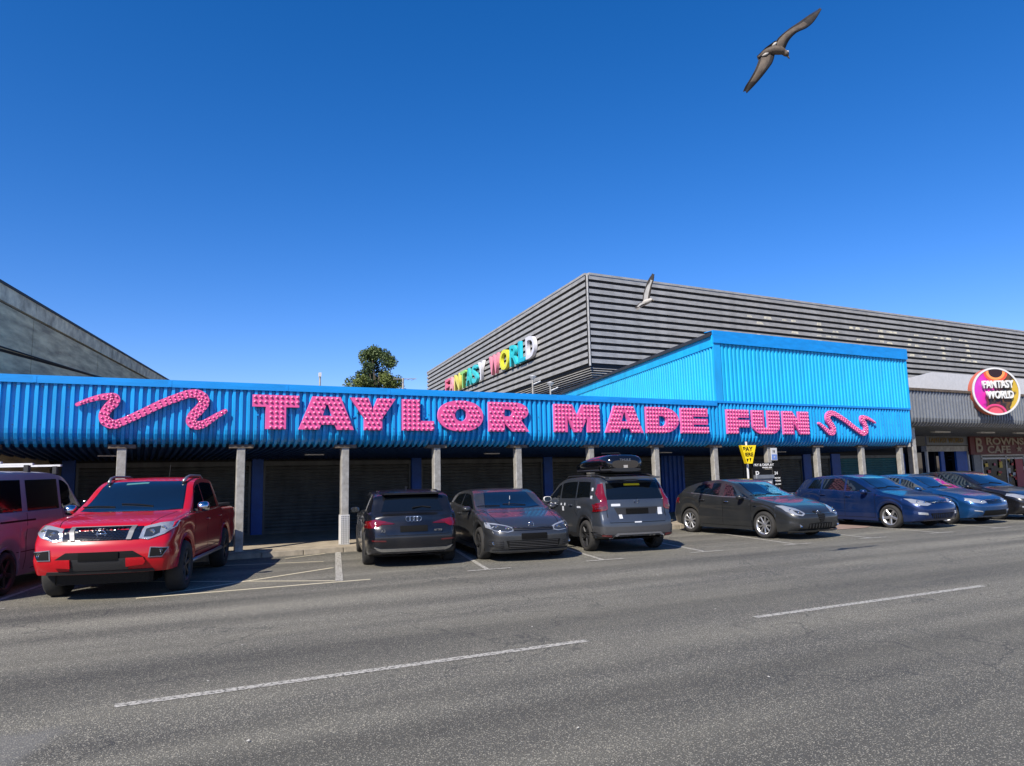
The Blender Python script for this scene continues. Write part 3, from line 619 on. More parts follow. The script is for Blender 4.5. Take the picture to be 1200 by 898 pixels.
b = GP(); b.box(37.3, 46, SY-.16, SY-.06, 2.22, 3.2); b.build('cafe_board', M['cafe'], gb)
cm = mat('cafe_cream', (.42, .36, .28), .6)
o = text_mesh('B', 1.02, .012, cm, 'cafe_lettering', gb, xs=1.1, bold=.02); o.location = (37.7+GO.x, SY-.18+GO.y, 2.36)
o = text_mesh('ROWNS', .5, .012, cm, 'cafe_lettering', gb, xs=1.9, bold=.014); o.location = (38.65+GO.x, SY-.18+GO.y, 2.74)
o = text_mesh('CAFE', .52, .012, cm, 'cafe_lettering', gb, xs=1.75, bold=.014); o.location = (38.7+GO.x, SY-.18+GO.y, 2.30)
b = GP(); b.prism([(41.65+.2*(1 if i % 2 == 0 else .42)*math.sin(math.pi*i/5)*1.6, 2.5+.2*(1 if i % 2 == 0 else .42)*math.cos(math.pi*i/5)) for i in range(10)][::-1], SY-.19, SY-.16); b.build('star', cm, gb)
b = GP(); b.box(38.4, 46, SY-.02, SY+.05, 1.98, 2.06)
for X in (38.4, 40.6, 42.3, 44.2): b.box(X, X+.07, SY-.02, SY+.05, .1, 2.2)
b.box(38.4, 46, SY-.02, SY+.05, 2.16, 2.22); b.build('shop_window_frame', M['white'], gb)
b = GP(); b.box(38.4, 46, SY+.01, SY+.03, .1, 2.2); b.build('shop_glass', M['vglass'], gb)
b = GP(); b.box(41.4, 42.1, SY-.06, SY-.03, .5, 1.96); b.build('red_poster', mat('poster_red', (.42, .03, .06), .5), gb)
rn = random.Random(5)
for i in range(60):
    X = rn.uniform(38.6, 46); Z = rn.uniform(.7, 1.85); s_ = rn.uniform(.08, .26); b = GP(); b.box(X, X+s_, SY-.04, SY-.02, Z, Z+s_*rn.uniform(.6, 1.3)); b.build('window_sticker', mat('shop_goods', rn.choice([(.6, .03, .03), (.7, .5, .05), (.6, .6, .6), (.5, .08, .16), (.1, .1, .1), (.6, .05, .05), (.04, .04, .04)]), .5), gb)
for X in (27.4, 30.2, 33.6, 36.5): b = GP(); b.box(X, X+1.1, 18.6, 18.8, 3.12, 3.18); b.build('soffit_light', M['white'], gb)
bpy.context.view_layer.update()
upsize([o for o in bpy.data.objects if o.parent == gb], Vector((44, 21.4, 0)))
# round sign
rs = empty('round_sign', (0, 0, 0), 0, 'large round multicoloured sign with white raised words on the grey canopy', 'sign')
rs.location = (30.9, 16.35, 4.66); rs.rotation_euler = (0, 0, math.radians(-27)); uploc(rs)
RD = .98
sgn = bpy.data.materials.new('sign_print'); sgn.use_nodes = True; N = NT(sgn)
tc = N.n('TexCoord'); mp = N.n('Mapping'); N.l(tc.outputs['Object'], mp.inputs[0])
sx = N.n('SeparateXYZ'); N.l(mp.outputs[0], sx.inputs[0]); nz = N.n('TexNoise', Scale=1.3, Detail=2.0); N.l(mp.outputs[0], nz.inputs[0])
cr = N.n('ValToRGB'); el = cr.color_ramp; el.interpolation = 'EASE'
st = [(0, srgb(200, 60, 190)), (.3, srgb(238, 60, 190)), (.42, srgb(120, 30, 90)), (.52, srgb(226, 90, 80)), (.6, srgb(60, 20, 30)), (.68, srgb(245, 150, 70)), (.8, srgb(150, 110, 40)), (.9, srgb(240, 210, 70))]
st = [(0, srgb(215, 60, 195)), (.34, srgb(228, 40, 170)), (.42, srgb(110, 30, 90)), (.5, srgb(120, 50, 50)), (.6, srgb(40, 36, 44)), (.72, srgb(110, 75, 45)), (.82, srgb(60, 50, 40)), (.9, srgb(215, 180, 60))]; st = [(p_, tuple(v*.66 for v in c_)) for p_, c_ in st]
el.elements[0].position = 0; el.elements[0].color = (*st[0][1], 1); el.elements[1].position = .9; el.elements[1].color = (*st[-1][1], 1)
for p_, c_ in st[1:-1]: e = el.elements.new(p_); e.color = (*c_, 1)
m1 = N.n('MapRange'); m1.inputs[1].default_value = -1; m1.inputs[2].default_value = 1; N.l(sx.outputs[0], m1.inputs[0])
ad = N.n('Math', operation='MULTIPLY_ADD'); ad.inputs[1].default_value = 1.3; N.l(nz.outputs[0], ad.inputs[0]); N.l(m1.outputs[0], ad.inputs[2])
ad2 = N.n('Math', operation='SUBTRACT'); ad2.inputs[1].default_value = .65; N.l(ad.outputs[0], ad2.inputs[0]); N.l(ad2.outputs[0], cr.inputs[0]); N.l(cr.outputs[0], N.b.inputs['Base Color']); N.b.inputs['Roughness'].default_value = .4
b = MB(); b.lathe([(0, 0), (RD*.94, 0)], 56); b.f = [tuple(reversed(f)) for f in b.f]; b.build('sign_face', sgn, rs)
for nm_, cc, rr, px_, pz_ in (('print_ring', srgb(240, 90, 60), .42, .05, .80), ('print_ring', srgb(250, 160, 90), .33, .05, .80), ('print_ring', (.03, .01, .01), .24, .05, .80), ('print_ring', srgb(225, 70, 130), .40, -.12, -.92), ('print_ring', srgb(150, 50, 70), .33, -.12, -.92), ('print_ring', srgb(225, 90, 110), .26, -.12, -.92)):
    b = MB(); pts = [(px_+rr*1.2*math.cos(2*math.pi*i/40), pz_+rr*math.sin(2*math.pi*i/40)) for i in range(40)]
    pts = [((x, z) if math.hypot(x, z) < RD*.93 else (x*RD*.93/math.hypot(x, z), z*RD*.93/math.hypot(x, z))) for x, z in pts]
    dd = .006+(.52-rr)*.02; b.prism(pts, -dd, -dd+.004); b.build(nm_, mat('ring_print', cc, .45), rs)
b = MB(); b.lathe([(RD*.93, -.012), (RD*.93, -.03), (RD, -.03), (RD, .02)], 56); b.build('sign_rim', M['white'], rs, angle=40)
b = MB(); b.lathe([(RD*.992, .02), (RD*.992, .30), (0, .30)], 56); b.build('sign_side', mat('sign_coral_side', srgb(226, 120, 92), .5), rs, angle=40)
b = MB(); b.box(-.5, .5, .28, .75, -.25, .1); b.box(-.1, .1, .28, .7, -.9, .9); b.build('mounting_bracket', M['dark'], rs)
for t_, z_, x_ in (('FANTASY', .13, -.60), ('WORLD', -.3, -.46)):
    o = text_mesh(t_, .42, .05, M['wtext'], 'lettering', rs, xs=.70, bold=.012); o.location = (x_, -.085, z_)
# ------------------------------------------------------------ tree
def tree(loc, H, R, cz, label, seed, nleaf=20000):
    r = random.Random(seed); t = empty('broadleaf_tree', loc, 0, label, 'tree')
    b = MB(); b.tube([(0, 0, 0), (.15, .05, H*.3), (.05, -.1, H*.55), (.2, 0, H*.8)], [.34, .27, .17, .07], 8); b.build('trunk', mat('bark', (.09, .07, .05), .9, noise=.4), t, smooth=True)
    cl = []
    for k in range(52):
        a = r.uniform(0, 6.28); u = r.uniform(0, 1)**.5; zz = r.choice([r.uniform(-.5, .3), r.uniform(-.2, .8), r.uniform(.6, 1)]); rr = R*math.sqrt(max(.05, 1-max(zz, 0)**1.7))*u
        cl.append((Vector((rr*math.cos(a), rr*math.sin(a), cz+zz*(H-cz-.5))), r.uniform(.4, .8)))
    br = MB()
    for c, s in cl[:16]: br.tube([(0.1, 0, H*.4), tuple(Vector((.1, 0, H*.45)).lerp(c, .5)+Vector((0, 0, -.2))), tuple(c)], [.1, .06, .02], 5)
    br.build('branch', mat('bark2', (.08, .065, .045), .9), t, smooth=True)
    for mi, cc in enumerate(((.085, .13, .03), (.14, .18, .035), (.05, .085, .022))):
        f = MB(); sel = [c for i, c in enumerate(cl) if i % 3 == mi]
        for c, s in sel:
            for _ in range(nleaf//52):
                d = Vector((r.gauss(0, 1), r.gauss(0, 1), r.gauss(0, 1))).normalized()*s*r.uniform(.45, 1.08); p = c+d
                a = Vector((r.uniform(-1, 1), r.uniform(-1, 1), r.uniform(-1, 1))).normalized(); e = a.cross(Vector((r.uniform(-1, 1), r.uniform(-1, 1), r.uniform(-1, 1)))).normalized(); q = r.uniform(.06, .12)
                f.add([p-a*q, p+e*q*.6, p+a*q, p-e*q*.6], [(0, 1, 2, 3)])
        o = f.build('crown', mat('leaf', cc, .6), t); o['kind'] = 'stuff'
tree((18.1, 60, 0), 13.4, 2.35, 9.6, 'dark green tree top showing over the blue roofline', 4)
def aerial(name, x, z0, z1, label, cat, kind):
    a = empty(name, (x, 24, 3.8), 0, label, cat); b = MB(); b.tube([(0, 0, 0), (0, 0, z1-3.8)], .035, 6); b.build('mast', M['post'], a)
    b = MB()
    if kind == 0: b.box(-.04, .04, -.05, .05, z1-3.8, z1-3.66)
    elif kind == 1:
        b.tube([(-.35, 0, z1-3.85), (.5, 0, z1-3.8)], .014, 5)
        for i in range(5): b.tube([(-.3+i*.17, -.18, z1-3.84), (-.3+i*.17, .18, z1-3.84)], .008, 4)
    else: b.lathe([(.0, z1-3.72), (.16, z1-3.78), (.05, z1-3.9)], 10, axis='z'); b.tube([(0, 0, z1-4.1), (.35, 0, z1-3.95)], .03, 5)
    b.build('head', M['white'] if kind != 1 else M['post'], a)
aerial('rooftop_camera', 5.27, 4.9, 5.14, 'small white camera on a short mast left of the tree', 'camera mast', 0)
aerial('tv_aerial', 8.2, 4.9, 5.22, 'thin television aerial just right of the tree', 'aerial', 1)
aerial('roof_vent_pipe', 13.5, 5, 5.5, 'pale roof vent pipe with capped top before the grey hall', 'vent pipe', 2)
aerial('roof_vent_pipe', 14.3, 5, 5.28, 'shorter roof vent pipe with dark arm near the raised blue gable', 'vent pipe', 2)
# ------------------------------------------------------------ vehicles
M['dsatin'] = mat('dark_satin_trim', (.22, .22, .23), .5, .5)
def refine(pts, tris, maxlen):
    pts = [Vector(p) for p in pts]
    for _ in range(7):
        mid = {}; new = []; any_ = False
        def m(a, b):
            nonlocal any_
            if (pts[a]-pts[b]).length <= maxlen: return None
            k = (min(a, b), max(a, b))
            if k not in mid: mid[k] = len(pts); pts.append((pts[a]+pts[b])/2); any_ = True
            return mid[k]
        for a, b, c in tris:
            e = [m(a, b), m(b, c), m(c, a)]; s = sum(x is not None for x in e)
            if s == 0: new.append((a, b, c))
            elif s == 3: new += [(a, e[0], e[2]), (e[0], b, e[1]), (e[2], e[1], c), (e[0], e[1], e[2])]
            elif s == 1:
                i = [x is not None for x in e].index(True); v = (a, b, c); p, q, r_ = v[i], v[(i+1) % 3], v[(i+2) % 3]; new += [(p, e[i], r_), (e[i], q, r_)]
            else:
                i = [x is None for x in e].index(True); v = (a, b, c); p, q, r_ = v[i], v[(i+1) % 3], v[(i+2) % 3]; e1, e2 = e[(i+1) % 3], e[(i+2) % 3]
                new += [(p, q, e1), (p, e1, e2), (e2, e1, r_)]
        tris = new
        if not any_: break
    return pts, tris
class Car:
    def __init__(s, name, label, cat, spec, paint, loc, ang, group=None):
        s.sp = spec; s.paint = paint; s.root = empty(name, (loc[0], loc[1], .0), math.radians(ang), label, cat, group)
        s.fo = spec['fo']; s.W = spec['W']; s.L = spec['L']; s.R = spec['R']; s.WB = spec['WB']
        s.top = pch(spec['top']); s.belt = pch(spec['belt'])
        s.plan = pch(spec.get('plan', [(0, .76), (.03, .80), (.1, .87), (.25, .935), (.6, .98), (1.1, 1), (s.L-1.1, 1), (s.L-.6, .985), (s.L-.25, .95), (s.L-.1, .90), (s.L-.03, .84), (s.L, .80)]))
        s.lf = pch(spec.get('lf', [(.2, .09), (.32, .02), (.5, 0), (.62, .03), (.75, .10), (1.6, .3)])); s.lr = pch(spec.get('lr', [(.2, .08), (.35, .01), (.55, 0), (.75, .05), (1.0, .13), (1.6, .3)]))
        s.sill = spec.get('sill', .2); s.body()
    def bottom(s, u):
        z = s.sill; e = s.sp.get('ends', .03)
        for c in (s.fo, s.fo+s.WB):
            Ra = s.R+s.sp.get('gap', .05)
            if abs(u-c) < Ra: z = max(z, s.R-.01+math.sqrt(Ra*Ra-(u-c)**2))
        if u < .5: z = max(z, s.sill+e*(1-u/.5))
        if u > s.L-.6: z = max(z, s.sill+.08*(1-(s.L-u)/.6))
        return z
    def ring(s, u):
        W = s.W/2*s.plan(u); zt = s.top(u); zs = min(s.belt(u), zt-.035); cr = s.sp.get('crown', .05); ze = max(zs+.012, zt-cr-.012); gh = ze-zs
        wb = W*.972; wr = wb-.035-s.sp.get('tumble', .30)*gh; zb = s.bottom(u); L = lambda t: zb+(zs-zb)*t
        pts = [(0, s.sill+.03 if zb < s.sill+.1 else zb), (W*.90, zb), (W*.962, zb+.004), (W*.982, L(.15)), (W*1.0, L(.36)), (W*.985, L(.58)), (W*1.001, L(.75)), (W*.990, L(.90)), (wb, zs), (wb-.03, zs+.01), (wb-.035-s.sp.get('tumble', .30)*gh*.46, zs+gh*.5), (wr+.004, ze-.012), (wr-.035, ze+.5*(zt-ze)), (wr-.2, ze+.78*(zt-ze)), (wr*.5, zt-.12*(zt-ze)), (0, zt)]
        out = [pts[0], pts[1], pts[2]]; P = pts[2:]
        for i in range(len(P)-1):
            p0, p1, p2, p3 = P[max(i-1, 0)], P[i], P[i+1], P[min(i+2, len(P)-1)]
            sub = 1 if i in (6, 8) else 2
            for k in range(1, sub+1):
                t = k/sub
                if i in (5, 6, 7): q = tuple(b+(c-b)*t for b, c in zip(p1, p2))
                else: q = tuple(.5*(2*b+(c-a)*t+(2*a-5*b+4*c-d)*t*t+(3*b-a-3*c+d)*t**3) for a, b, c, d in zip(p0, p1, p2, p3))
                out.append(q)
        res = []; bow = s.sp.get('bow', .13)
        for y, z in out:
            x = u+s.lf(z)*math.exp(-(u/.33)**2)-s.lr(z)*math.exp(-((s.L-u)/.33)**2)
            if z > zs+.02 and gh > .05:
                sg = 1 if u < s.L*.5 else -1; x += sg*bow*(y/W)**2*min(1, (zt-zs)/.25)*max(0, 1-abs(u-s.sp.get('ws', 1.6))/.8 if sg > 0 else max(0, 1-(s.L-u)/.9)*.5)
            res.append((s.fo-x, y, z))
        return res
    def body(s):
        us = [0, .012, .03, .06, .1, .15]; L = s.L; u = .2
        while u < L-.2: us.append(u); u += .055
        us += [L-.18, L-.13, L-.09, L-.05, L-.025, L-.008, L]
        for c in (s.fo, s.fo+s.WB):
            Ra = s.R+s.sp.get('gap', .05)
            for k in (-1.003, -.999, -.985, -.95, -.88, .88, .95, .985, .999, 1.003): us.append(c+k*Ra)
        us = sorted(us); rings = [s.ring(u) for u in us]; n = len(rings[0]); b = MB(); sk = s.sp.get('skip')
        for r in rings: b.v += r+[(x, -y, z) for x, y, z in r[1:-1]]
        m = 2*n-2
        def idx(i, j): return i*m+j if j < n else i*m+n+(2*n-2-j)-1
        for i in range(len(rings)-1):
            for j in range(2*n-2):
                j2 = j+1
                a, c = idx(i, j) if j < n else idx(i, j), idx(i, j2 if j2 < 2*n-2 else 0)
                a2, c2 = idx(i+1, j), idx(i+1, j2 if j2 < 2*n-2 else 0)
                b.f.append((a, c, c2, a2)); b.m.append(1 if j < 1 or j >= 2*n-3 else 0)
        # end caps
        for e, sg in ((0, 1), (len(rings)-1, -1)):
            r = rings[e]; K = 10; rows = []; bl = s.sp.get('bulge', .085) if sg > 0 else s.sp.get('bulger', .07)
            for (x, y, z) in r[1:-1]:
                k0 = len(b.v)
                for k in range(K+1):
                    v = -1+2*k/K; b.v.append((x+sg*bl*(1-v*v), y*v, z))
                rows.append(k0)
            for i in range(len(rows)-1):
                for k in range(K):
                    q = (rows[i]+k, rows[i]+k+1, rows[i+1]+k+1, rows[i+1]+k); b.f.append(q if sg > 0 else tuple(reversed(q))); b.m.append(0)
            # close the hood/roof sliver
            k0 = rows[-1]; t = len(b.v); b.v.append(r[-1])
            for k in range(K): q = (k0+k, k0+k+1, t); b.f.append(q if sg > 0 else tuple(reversed(q))); b.m.append(0)
        me = b.mesh('body', [s.paint, M['plastic']], True); bm = bmesh.new(); bm.from_mesh(me); bmesh.ops.remove_doubles(bm, verts=bm.verts, dist=.0008)
        bmesh.ops.recalc_face_normals(bm, faces=bm.faces)
        for ed in bm.edges:
            if len(ed.link_faces) == 2 and ed.calc_face_angle(0) > math.radians(38): ed.smooth = False
        s.bvh = BVHTree.FromBMesh(bm); bm.to_mesh(me); bm.free()
        s.bodyo = link(bpy.data.objects.new('body', me), s.root)
        # wheel arch liners
        for c in (s.fo, s.fo+s.WB):
            for sg in (1, -1):
                b = MB(); Ra = s.R+s.sp.get('gap', .05)+.004; n_ = 18; y0 = (s.W/2-.035)*sg; y1 = (s.W/2-.34)*sg; vs = []
                for k in range(n_+1):
                    t = math.pi*(-.12+1.24*k/n_); zz = max(s.R-.01+Ra*math.sin(t), s.sill+.03); vs += [(s.fo-c+Ra*math.cos(t), y0, zz), (s.fo-c+Ra*math.cos(t), y1, zz)]
                b.add(vs, [(2*k, 2*k+1, 2*k+3, 2*k+2) for k in range(n_)]); b.f.append(tuple(range(1, 2*n_+2, 2))); b.m.append(0); b.build('arch_liner', M['black'], s.root)
        b = MB(); b.box(s.fo-s.L+.35, s.fo-.3, -s.W*.40, s.W*.40, s.sill-.01, s.sill+.1); b.build('underbody', M['black'], s.root)
    def patch(s, name, poly, view, m, off=.006, maxlen=.06, mirror=False, parent=None, sk=.014, holes=()):
        loops = [poly]+list(holes); tri = tessellate_polygon([[Vector((a, c, 0)) for a, c in lp] for lp in loops]); flat = [Vector((a, c)) for lp in loops for a, c in lp]
        pts, tris = refine(flat, [tuple(t) for t in tri], maxlen); P = []
        for p in pts:
            a, c = p
            o, d = {'L': (Vector((s.fo-a, 3, c)), Vector((0, -1, 0))), 'F': (Vector((5, a, c)), Vector((-1, 0, 0))), 'B': (Vector((-9, a, c)), Vector((1, 0, 0))), 'T': (Vector((s.fo-a, c, 5)), Vector((0, 0, -1)))}[view]
            h = s.bvh.ray_cast(o, d)
            if h[0] is None: P.append(None); continue
            nn = h[1] if h[1].dot(d) < 0 else -h[1]
            P.append((h[0]+nn*off, nn))
        tris = [t for t in tris if all(P[i] is not None for i in t)]
        vd = {'L': Vector((0, -1, 0)), 'F': Vector((-1, 0, 0)), 'B': Vector((1, 0, 0)), 'T': Vector((0, 0, -1))}[view]
        T2 = []
        for t in tris:
            a, b_, c = [P[i][0] for i in t]
            if (b_-a).cross(c-a).dot(vd) > 0: t = tuple(reversed(t))
            T2.append(t)
        ed = {}
        for t in T2:
            for i in range(3): ed[(t[i], t[(i+1) % 3])] = 1
        used = sorted({i for t in T2 for i in t}); mp = {u: i for i, u in enumerate(used)}
        if not used: return None
        mats_ = s.sp; outs = []
        for fl in ((1, -1) if mirror else (1,)):
            vs = [P[i][0] for i in used]; fs = [tuple(mp[i] for i in t) for t in T2]; n0 = len(vs)
            vs = vs+[P[i][0]-P[i][1]*sk for i in used]
            for (a, b_) in ed:
                if (b_, a) not in ed: fs.append((mp[b_], mp[a], mp[a]+n0, mp[b_]+n0))
            if fl < 0: vs = [Vector((v.x, -v.y, v.z)) for v in vs]; fs = [tuple(reversed(f)) for f in fs]
            q = MB(); q.v = [tuple(v) for v in vs]; q.f = fs; q.m = [0]*len(fs)
            outs.append(q.build(name, m, parent or s.root, angle=50))
        return outs[0]
    def side(s, name, poly, m, **k): return s.patch(name, poly, 'L', m, mirror=k.pop('mirror', True), **k)
    def front(s, name, poly, m, mirror=False, **k): return s.patch(name, poly, 'F', m, mirror=mirror, **k)
    def rear(s, name, poly, m, mirror=False, **k): return s.patch(name, poly, 'B', m, mirror=mirror, **k)
    def seam(s, name, pts, w=.011, view='L', mirror=True, m=None, off=.0015):
        L, Rr = [], []
        for i, p in enumerate(pts):
            q0, q1 = pts[max(i-1, 0)], pts[min(i+1, len(pts)-1)]; d = Vector((q1[0]-q0[0], q1[1]-q0[1])).normalized(); n = Vector((-d.y, d.x))*w/2
            L.append((p[0]+n.x, p[1]+n.y)); Rr.append((p[0]-n.x, p[1]-n.y))
        return s.patch(name, L+Rr[::-1], view, m or M['black'], off=off, maxlen=.12, mirror=mirror, sk=.004)
    def eave(s, u):
        zt = s.top(u); zs = min(s.belt(u), zt-.035); return max(zs+.012, zt-s.sp.get('crown', .05)-.012)
    def windows(s, spans, lo=.035, hi=.05, frame=True):
        """spans: list of [u0,u1,slant0,slant1] at belt level; upper edge follows the roof"""
        for u0, u1, s0, s1 in spans:
            n = 12; bot = []; topp = []
            for k in range(n+1):
                t = k/n; ub = u0+(u1-u0)*t; ut = (u0+s0)+((u1+s1)-(u0+s0))*t; zb = s.belt(ub)+lo; zt = s.eave(ut)-hi
                if zt < zb+.01: zt = zb+.01
                bot.append((ub, zb)); topp.append((ut, zt))
            s.side('side_window', bot+topp[::-1], M['glass'], off=.004, maxlen=.09)
    def wheels(s, nsp, rimc, style='Y', rr=.70, wd=.22, track=None):
        tr = track or s.W-.235-.0; R = s.R; rim = R*rr
        t = MB(); hw = wd/2; t.lathe([(rim, -hw+.015), (rim+.02, -hw), (R*.90, -hw-.004), (R*.965, -hw+.02), (R, -hw+.05), (R, hw-.05), (R*.965, hw-.02), (R*.9, hw+.004), (rim+.02, hw), (rim, hw-.015)], 40)
        for k in range(60): pass
        tme = t.mesh('tyre', M['tyre'], True)
        r = MB(); r.lathe([(rim+.002, -hw+.01), (rim, hw-.004), (rim-.012, hw-.012), (rim-.03, hw-.03), (rim-.035, -hw+.02)], 40, 0)
        r.lathe([(0, hw-.10), (rim-.02, hw-.11)], 32, 1)
        r.lathe([(0, hw-.08), (.11, hw-.085), (.115, hw-.1)], 24, 2)
        r.lathe([(0, hw-.022), (.03, hw-.022), (.062, hw-.035), (.066, hw-.07)], 20, 0)
        for k in range(nsp):
            a0 = 2*math.pi*k/nsp
            offs = (0,) if style == 'S' else (-.13, .13)
            for da in offs:
                a = a0+da*(5/nsp); ai = a0+da*.35
                w0, w1 = (.030, .020) if style == 'S' else (.02, .012)
                if style == 'S': w0 = .16/nsp*1.1; w1 = .2/nsp*.9
                pi_, po = Vector((math.cos(ai), 0, math.sin(ai)))*.045, Vector((math.cos(a), 0, math.sin(a)))*(rim-.018)
                d = (po-pi_).normalized(); n_ = Vector((-d.z, 0, d.x)); vs = []
                for p, w_, yy in ((pi_, w0, hw-.034), (po, w1, hw-.022)):
                    vs += [p+n_*w_+Vector((0, yy-.006, 0)), p+n_*w_*.6+Vector((0, yy+.006, 0)), p-n_*w_*.6+Vector((0, yy+.006, 0)), p-n_*w_+Vector((0, yy-.006, 0)), p-n_*w_*.8+Vector((0, yy-.035, 0)), p+n_*w_*.8+Vector((0, yy-.035, 0))]
                r.add(vs, [(i, (i+1) % 6, (i+1) % 6+6, i+6) for i in range(6)])
        rme = r.mesh('wheel', [rimc, M['black'], M['gplastic']]); bm = bmesh.new(); bm.from_mesh(rme); bmesh.ops.recalc_face_normals(bm, faces=bm.faces); bm.to_mesh(rme); bm.free()
        for c in (0, -s.WB):
            for sg in (1, -1):
                w_ = inst(rme, 'wheel', s.root, (c, sg*tr/2, R-.005), (0, 0, 0 if sg > 0 else math.pi)); w_.rotation_euler = (0, s.sp.get('spin', .3)+c*.4, 0 if sg > 0 else math.pi)
                inst(tme, 'tyre', w_)
    def mirror_(s, u, z, m, ln=.2, h=.13):
        for sg in (1, -1):
            y = s.W/2*.93; b = MB(); T = Matrix.Translation((s.fo-u, sg*(y+.13), z)); pr = []
            for (dx, sc_) in ((-.045, .86), (-.04, 1), (.02, .98), (.07, .75), (.095, .35)):
                for k in range(12):
                    t = 2*math.pi*k/12; c_, s_ = math.cos(t), math.sin(t); pr.append(T @ Vector((dx, ln/2*sc_*math.copysign(abs(c_)**.7, c_), h/2*sc_*math.copysign(abs(s_)**.7, s_))))
            b.add(pr, [(i*12+k, i*12+(k+1) % 12, (i+1)*12+(k+1) % 12, (i+1)*12+k) for i in range(4) for k in range(12)]+[tuple(range(48, 60))[::-1] if False else tuple(range(48, 60))])
            o = b.build('wing_mirror', m, s.root, angle=60)
            g = MB(); g.add([pr[k]+Vector((-.001, 0, 0)) for k in range(12)], [tuple(range(12))]); g.build('mirror_glass', M['wglass'], o)
            q = MB(); q.box(s.fo-u-.02, s.fo-u+.035, min(sg*(y-.05), sg*(y+.06)), max(sg*(y-.05), sg*(y+.06)), z-.075, z-.035); q.build('mirror_arm', M['plastic'], o)
    def handle(s, u, z, m, l=.19):
        for sg in (1, -1):
            h = s.bvh.ray_cast(Vector((s.fo-u, 3, z)), Vector((0, -1, 0))); y = h[0].y*sg
            b = MB(); x = s.fo-u; b.tube([(x-l/2, y, z), (x-l/2+.02, y+sg*.03, z+.003), (x+l/2-.02, y+sg*.03, z+.003), (x+l/2, y, z)], [.008, .013, .013, .008], 6); b.build('door_handle', m, s.root, smooth=True)
    def lip(s, m, w=.05, off=.008):
        for c in (s.fo, s.fo+s.WB):
            Ra = s.R+s.sp.get('gap', .05); z0 = s.R-.01; o, i_ = [], []
            for k in range(25):
                t = math.pi*(-.03+1.06*k/24); z = z0+(Ra+.003)*math.sin(t)
                i_.append((c-(Ra+.003)*math.cos(t), max(z, s.sill+.02))); o.append((c-(Ra+w)*math.cos(t), max(z0+(Ra+w)*math.sin(t), s.sill+.02)))
            s.side('arch_trim', i_+o[::-1], m, off=off, maxlen=.08, sk=.02)
def badge(c, kind, u_or_y, z, view, r=.045, m=None, x=None):
    """small raised emblem"""
    d = Vector((-1, 0, 0)) if view == 'F' else Vector((1, 0, 0)); h = c.bvh.ray_cast(Vector((5 if view == 'F' else -9, u_or_y, z)), d)
    if h[0] is None: return
    n = -d; p = h[0]+n*.012; e1 = Vector((0, 1, 0)) if view == 'F' else Vector((0, -1, 0)); m = m or M['chrome']
    b = MB()
    def ringt(cx, cz, rx, rz, t, nn=20): b.tube([p+e1*(cx+rx*math.cos(2*math.pi*k/nn))+Vector((0, 0, cz+rz*math.sin(2*math.pi*k/nn))) for k in range(nn+1)], t, 5, cap=False)
    def bar(pts, t): b.tube([p+e1*a+Vector((0, 0, q)) for a, q in pts], t, 5)
    if kind == 'rings':
        for k in range(4): ringt((k-1.5)*r*1.45, 0, r, r, r*.13)
    elif kind == 'vw': ringt(0, 0, r, r, r*.12); bar([(-r*.45, r*.85), (0, r*.1), (r*.45, r*.85)], r*.09); bar([(-r*.85, r*.35), (-r*.4, -r*.8), (0, 0), (r*.4, -r*.8), (r*.85, r*.35)], r*.09)
    elif kind == 'oval': ringt(0, 0, r*1.9, r*.8, r*.1); bar([(-r*1.2, 0), (r*1.2, 0)], r*.22)
    elif kind == 'ringbar': ringt(0, 0, r*1.2, r, r*.16); bar([(-r*1.6, 0), (r*1.6, 0)], r*.3)
    elif kind == 'shield': bar([(-r, r*1.1), (r, r*1.1), (r*.8, -r*.2), (0, -r*2.2), (-r*.8, -r*.2), (-r, r*1.1)], r*.12); ringt(0, r*.5, r*.55, r*.55, r*.1)
    elif kind == 's': bar([(r*.8, r*.9), (-r*.6, r*.9), (-r*.2, r*.15), (r*.6, -.1*r), (r*.5, -r*.8), (-r*.8, -r*.8)], r*.2)
    elif kind == 'dc': bar([(-r*.3, r*.6), (-r*1.3, r*.6), (-r*1.3, -r*.6), (-r*.3, -r*.6)], r*.2); bar([(r*.3, r*.6), (r*1.3, r*.6), (r*1.3, -r*.6), (r*.3, -r*.6)], r*.2)
    b.build('badge', m, c.root, smooth=True)
def btext(c, txt, size, y, z, m=None, view='B', xs=1.0):
    d = Vector((1, 0, 0)); h = c.bvh.ray_cast(Vector((-9, y, z)), d)
    o = text_mesh(txt, size, .003, m or M['chrome'], 'rear_lettering', c.root, xs=xs, bold=.001); o.location = (h[0].x-.012, y, z); o.rotation_euler = (0, 0, -math.pi/2)
def box_m(c, name, m, *bx, bev=.01): b = MB(); b.box(*bx, bev=bev); return b.build(name, m, c.root)
def wiper(c, u0, y0, u1, y1, z0, z1, view='T'):
    pass
def windscreen(c, u0, u1, w0, w1, m=None, frame=.03):
    n = 6; P = [(u0, -w0), (u0+.03, -w0*1.0)]
    poly = [(u0+c.sp.get('bow', .13)*.9*(1-(1-2*k/n)**2)*-1+.09, -w0+2*w0*k/n) for k in range(n+1)]+[(u1+.03-.05*(1-(1-2*k/n)**2), w1-2*w1*k/n) for k in range(n+1)]
    big = [(a-(.035 if i <= n else -.03), b_*1.03) for i, (a, b_) in enumerate(poly)]
    c.patch('windscreen_frame', big, 'T', M['gblack'], off=.003, maxlen=.1)
    o = c.patch('windscreen', poly, 'T', m or M['wglass'], off=.007, maxlen=.1)
    return o
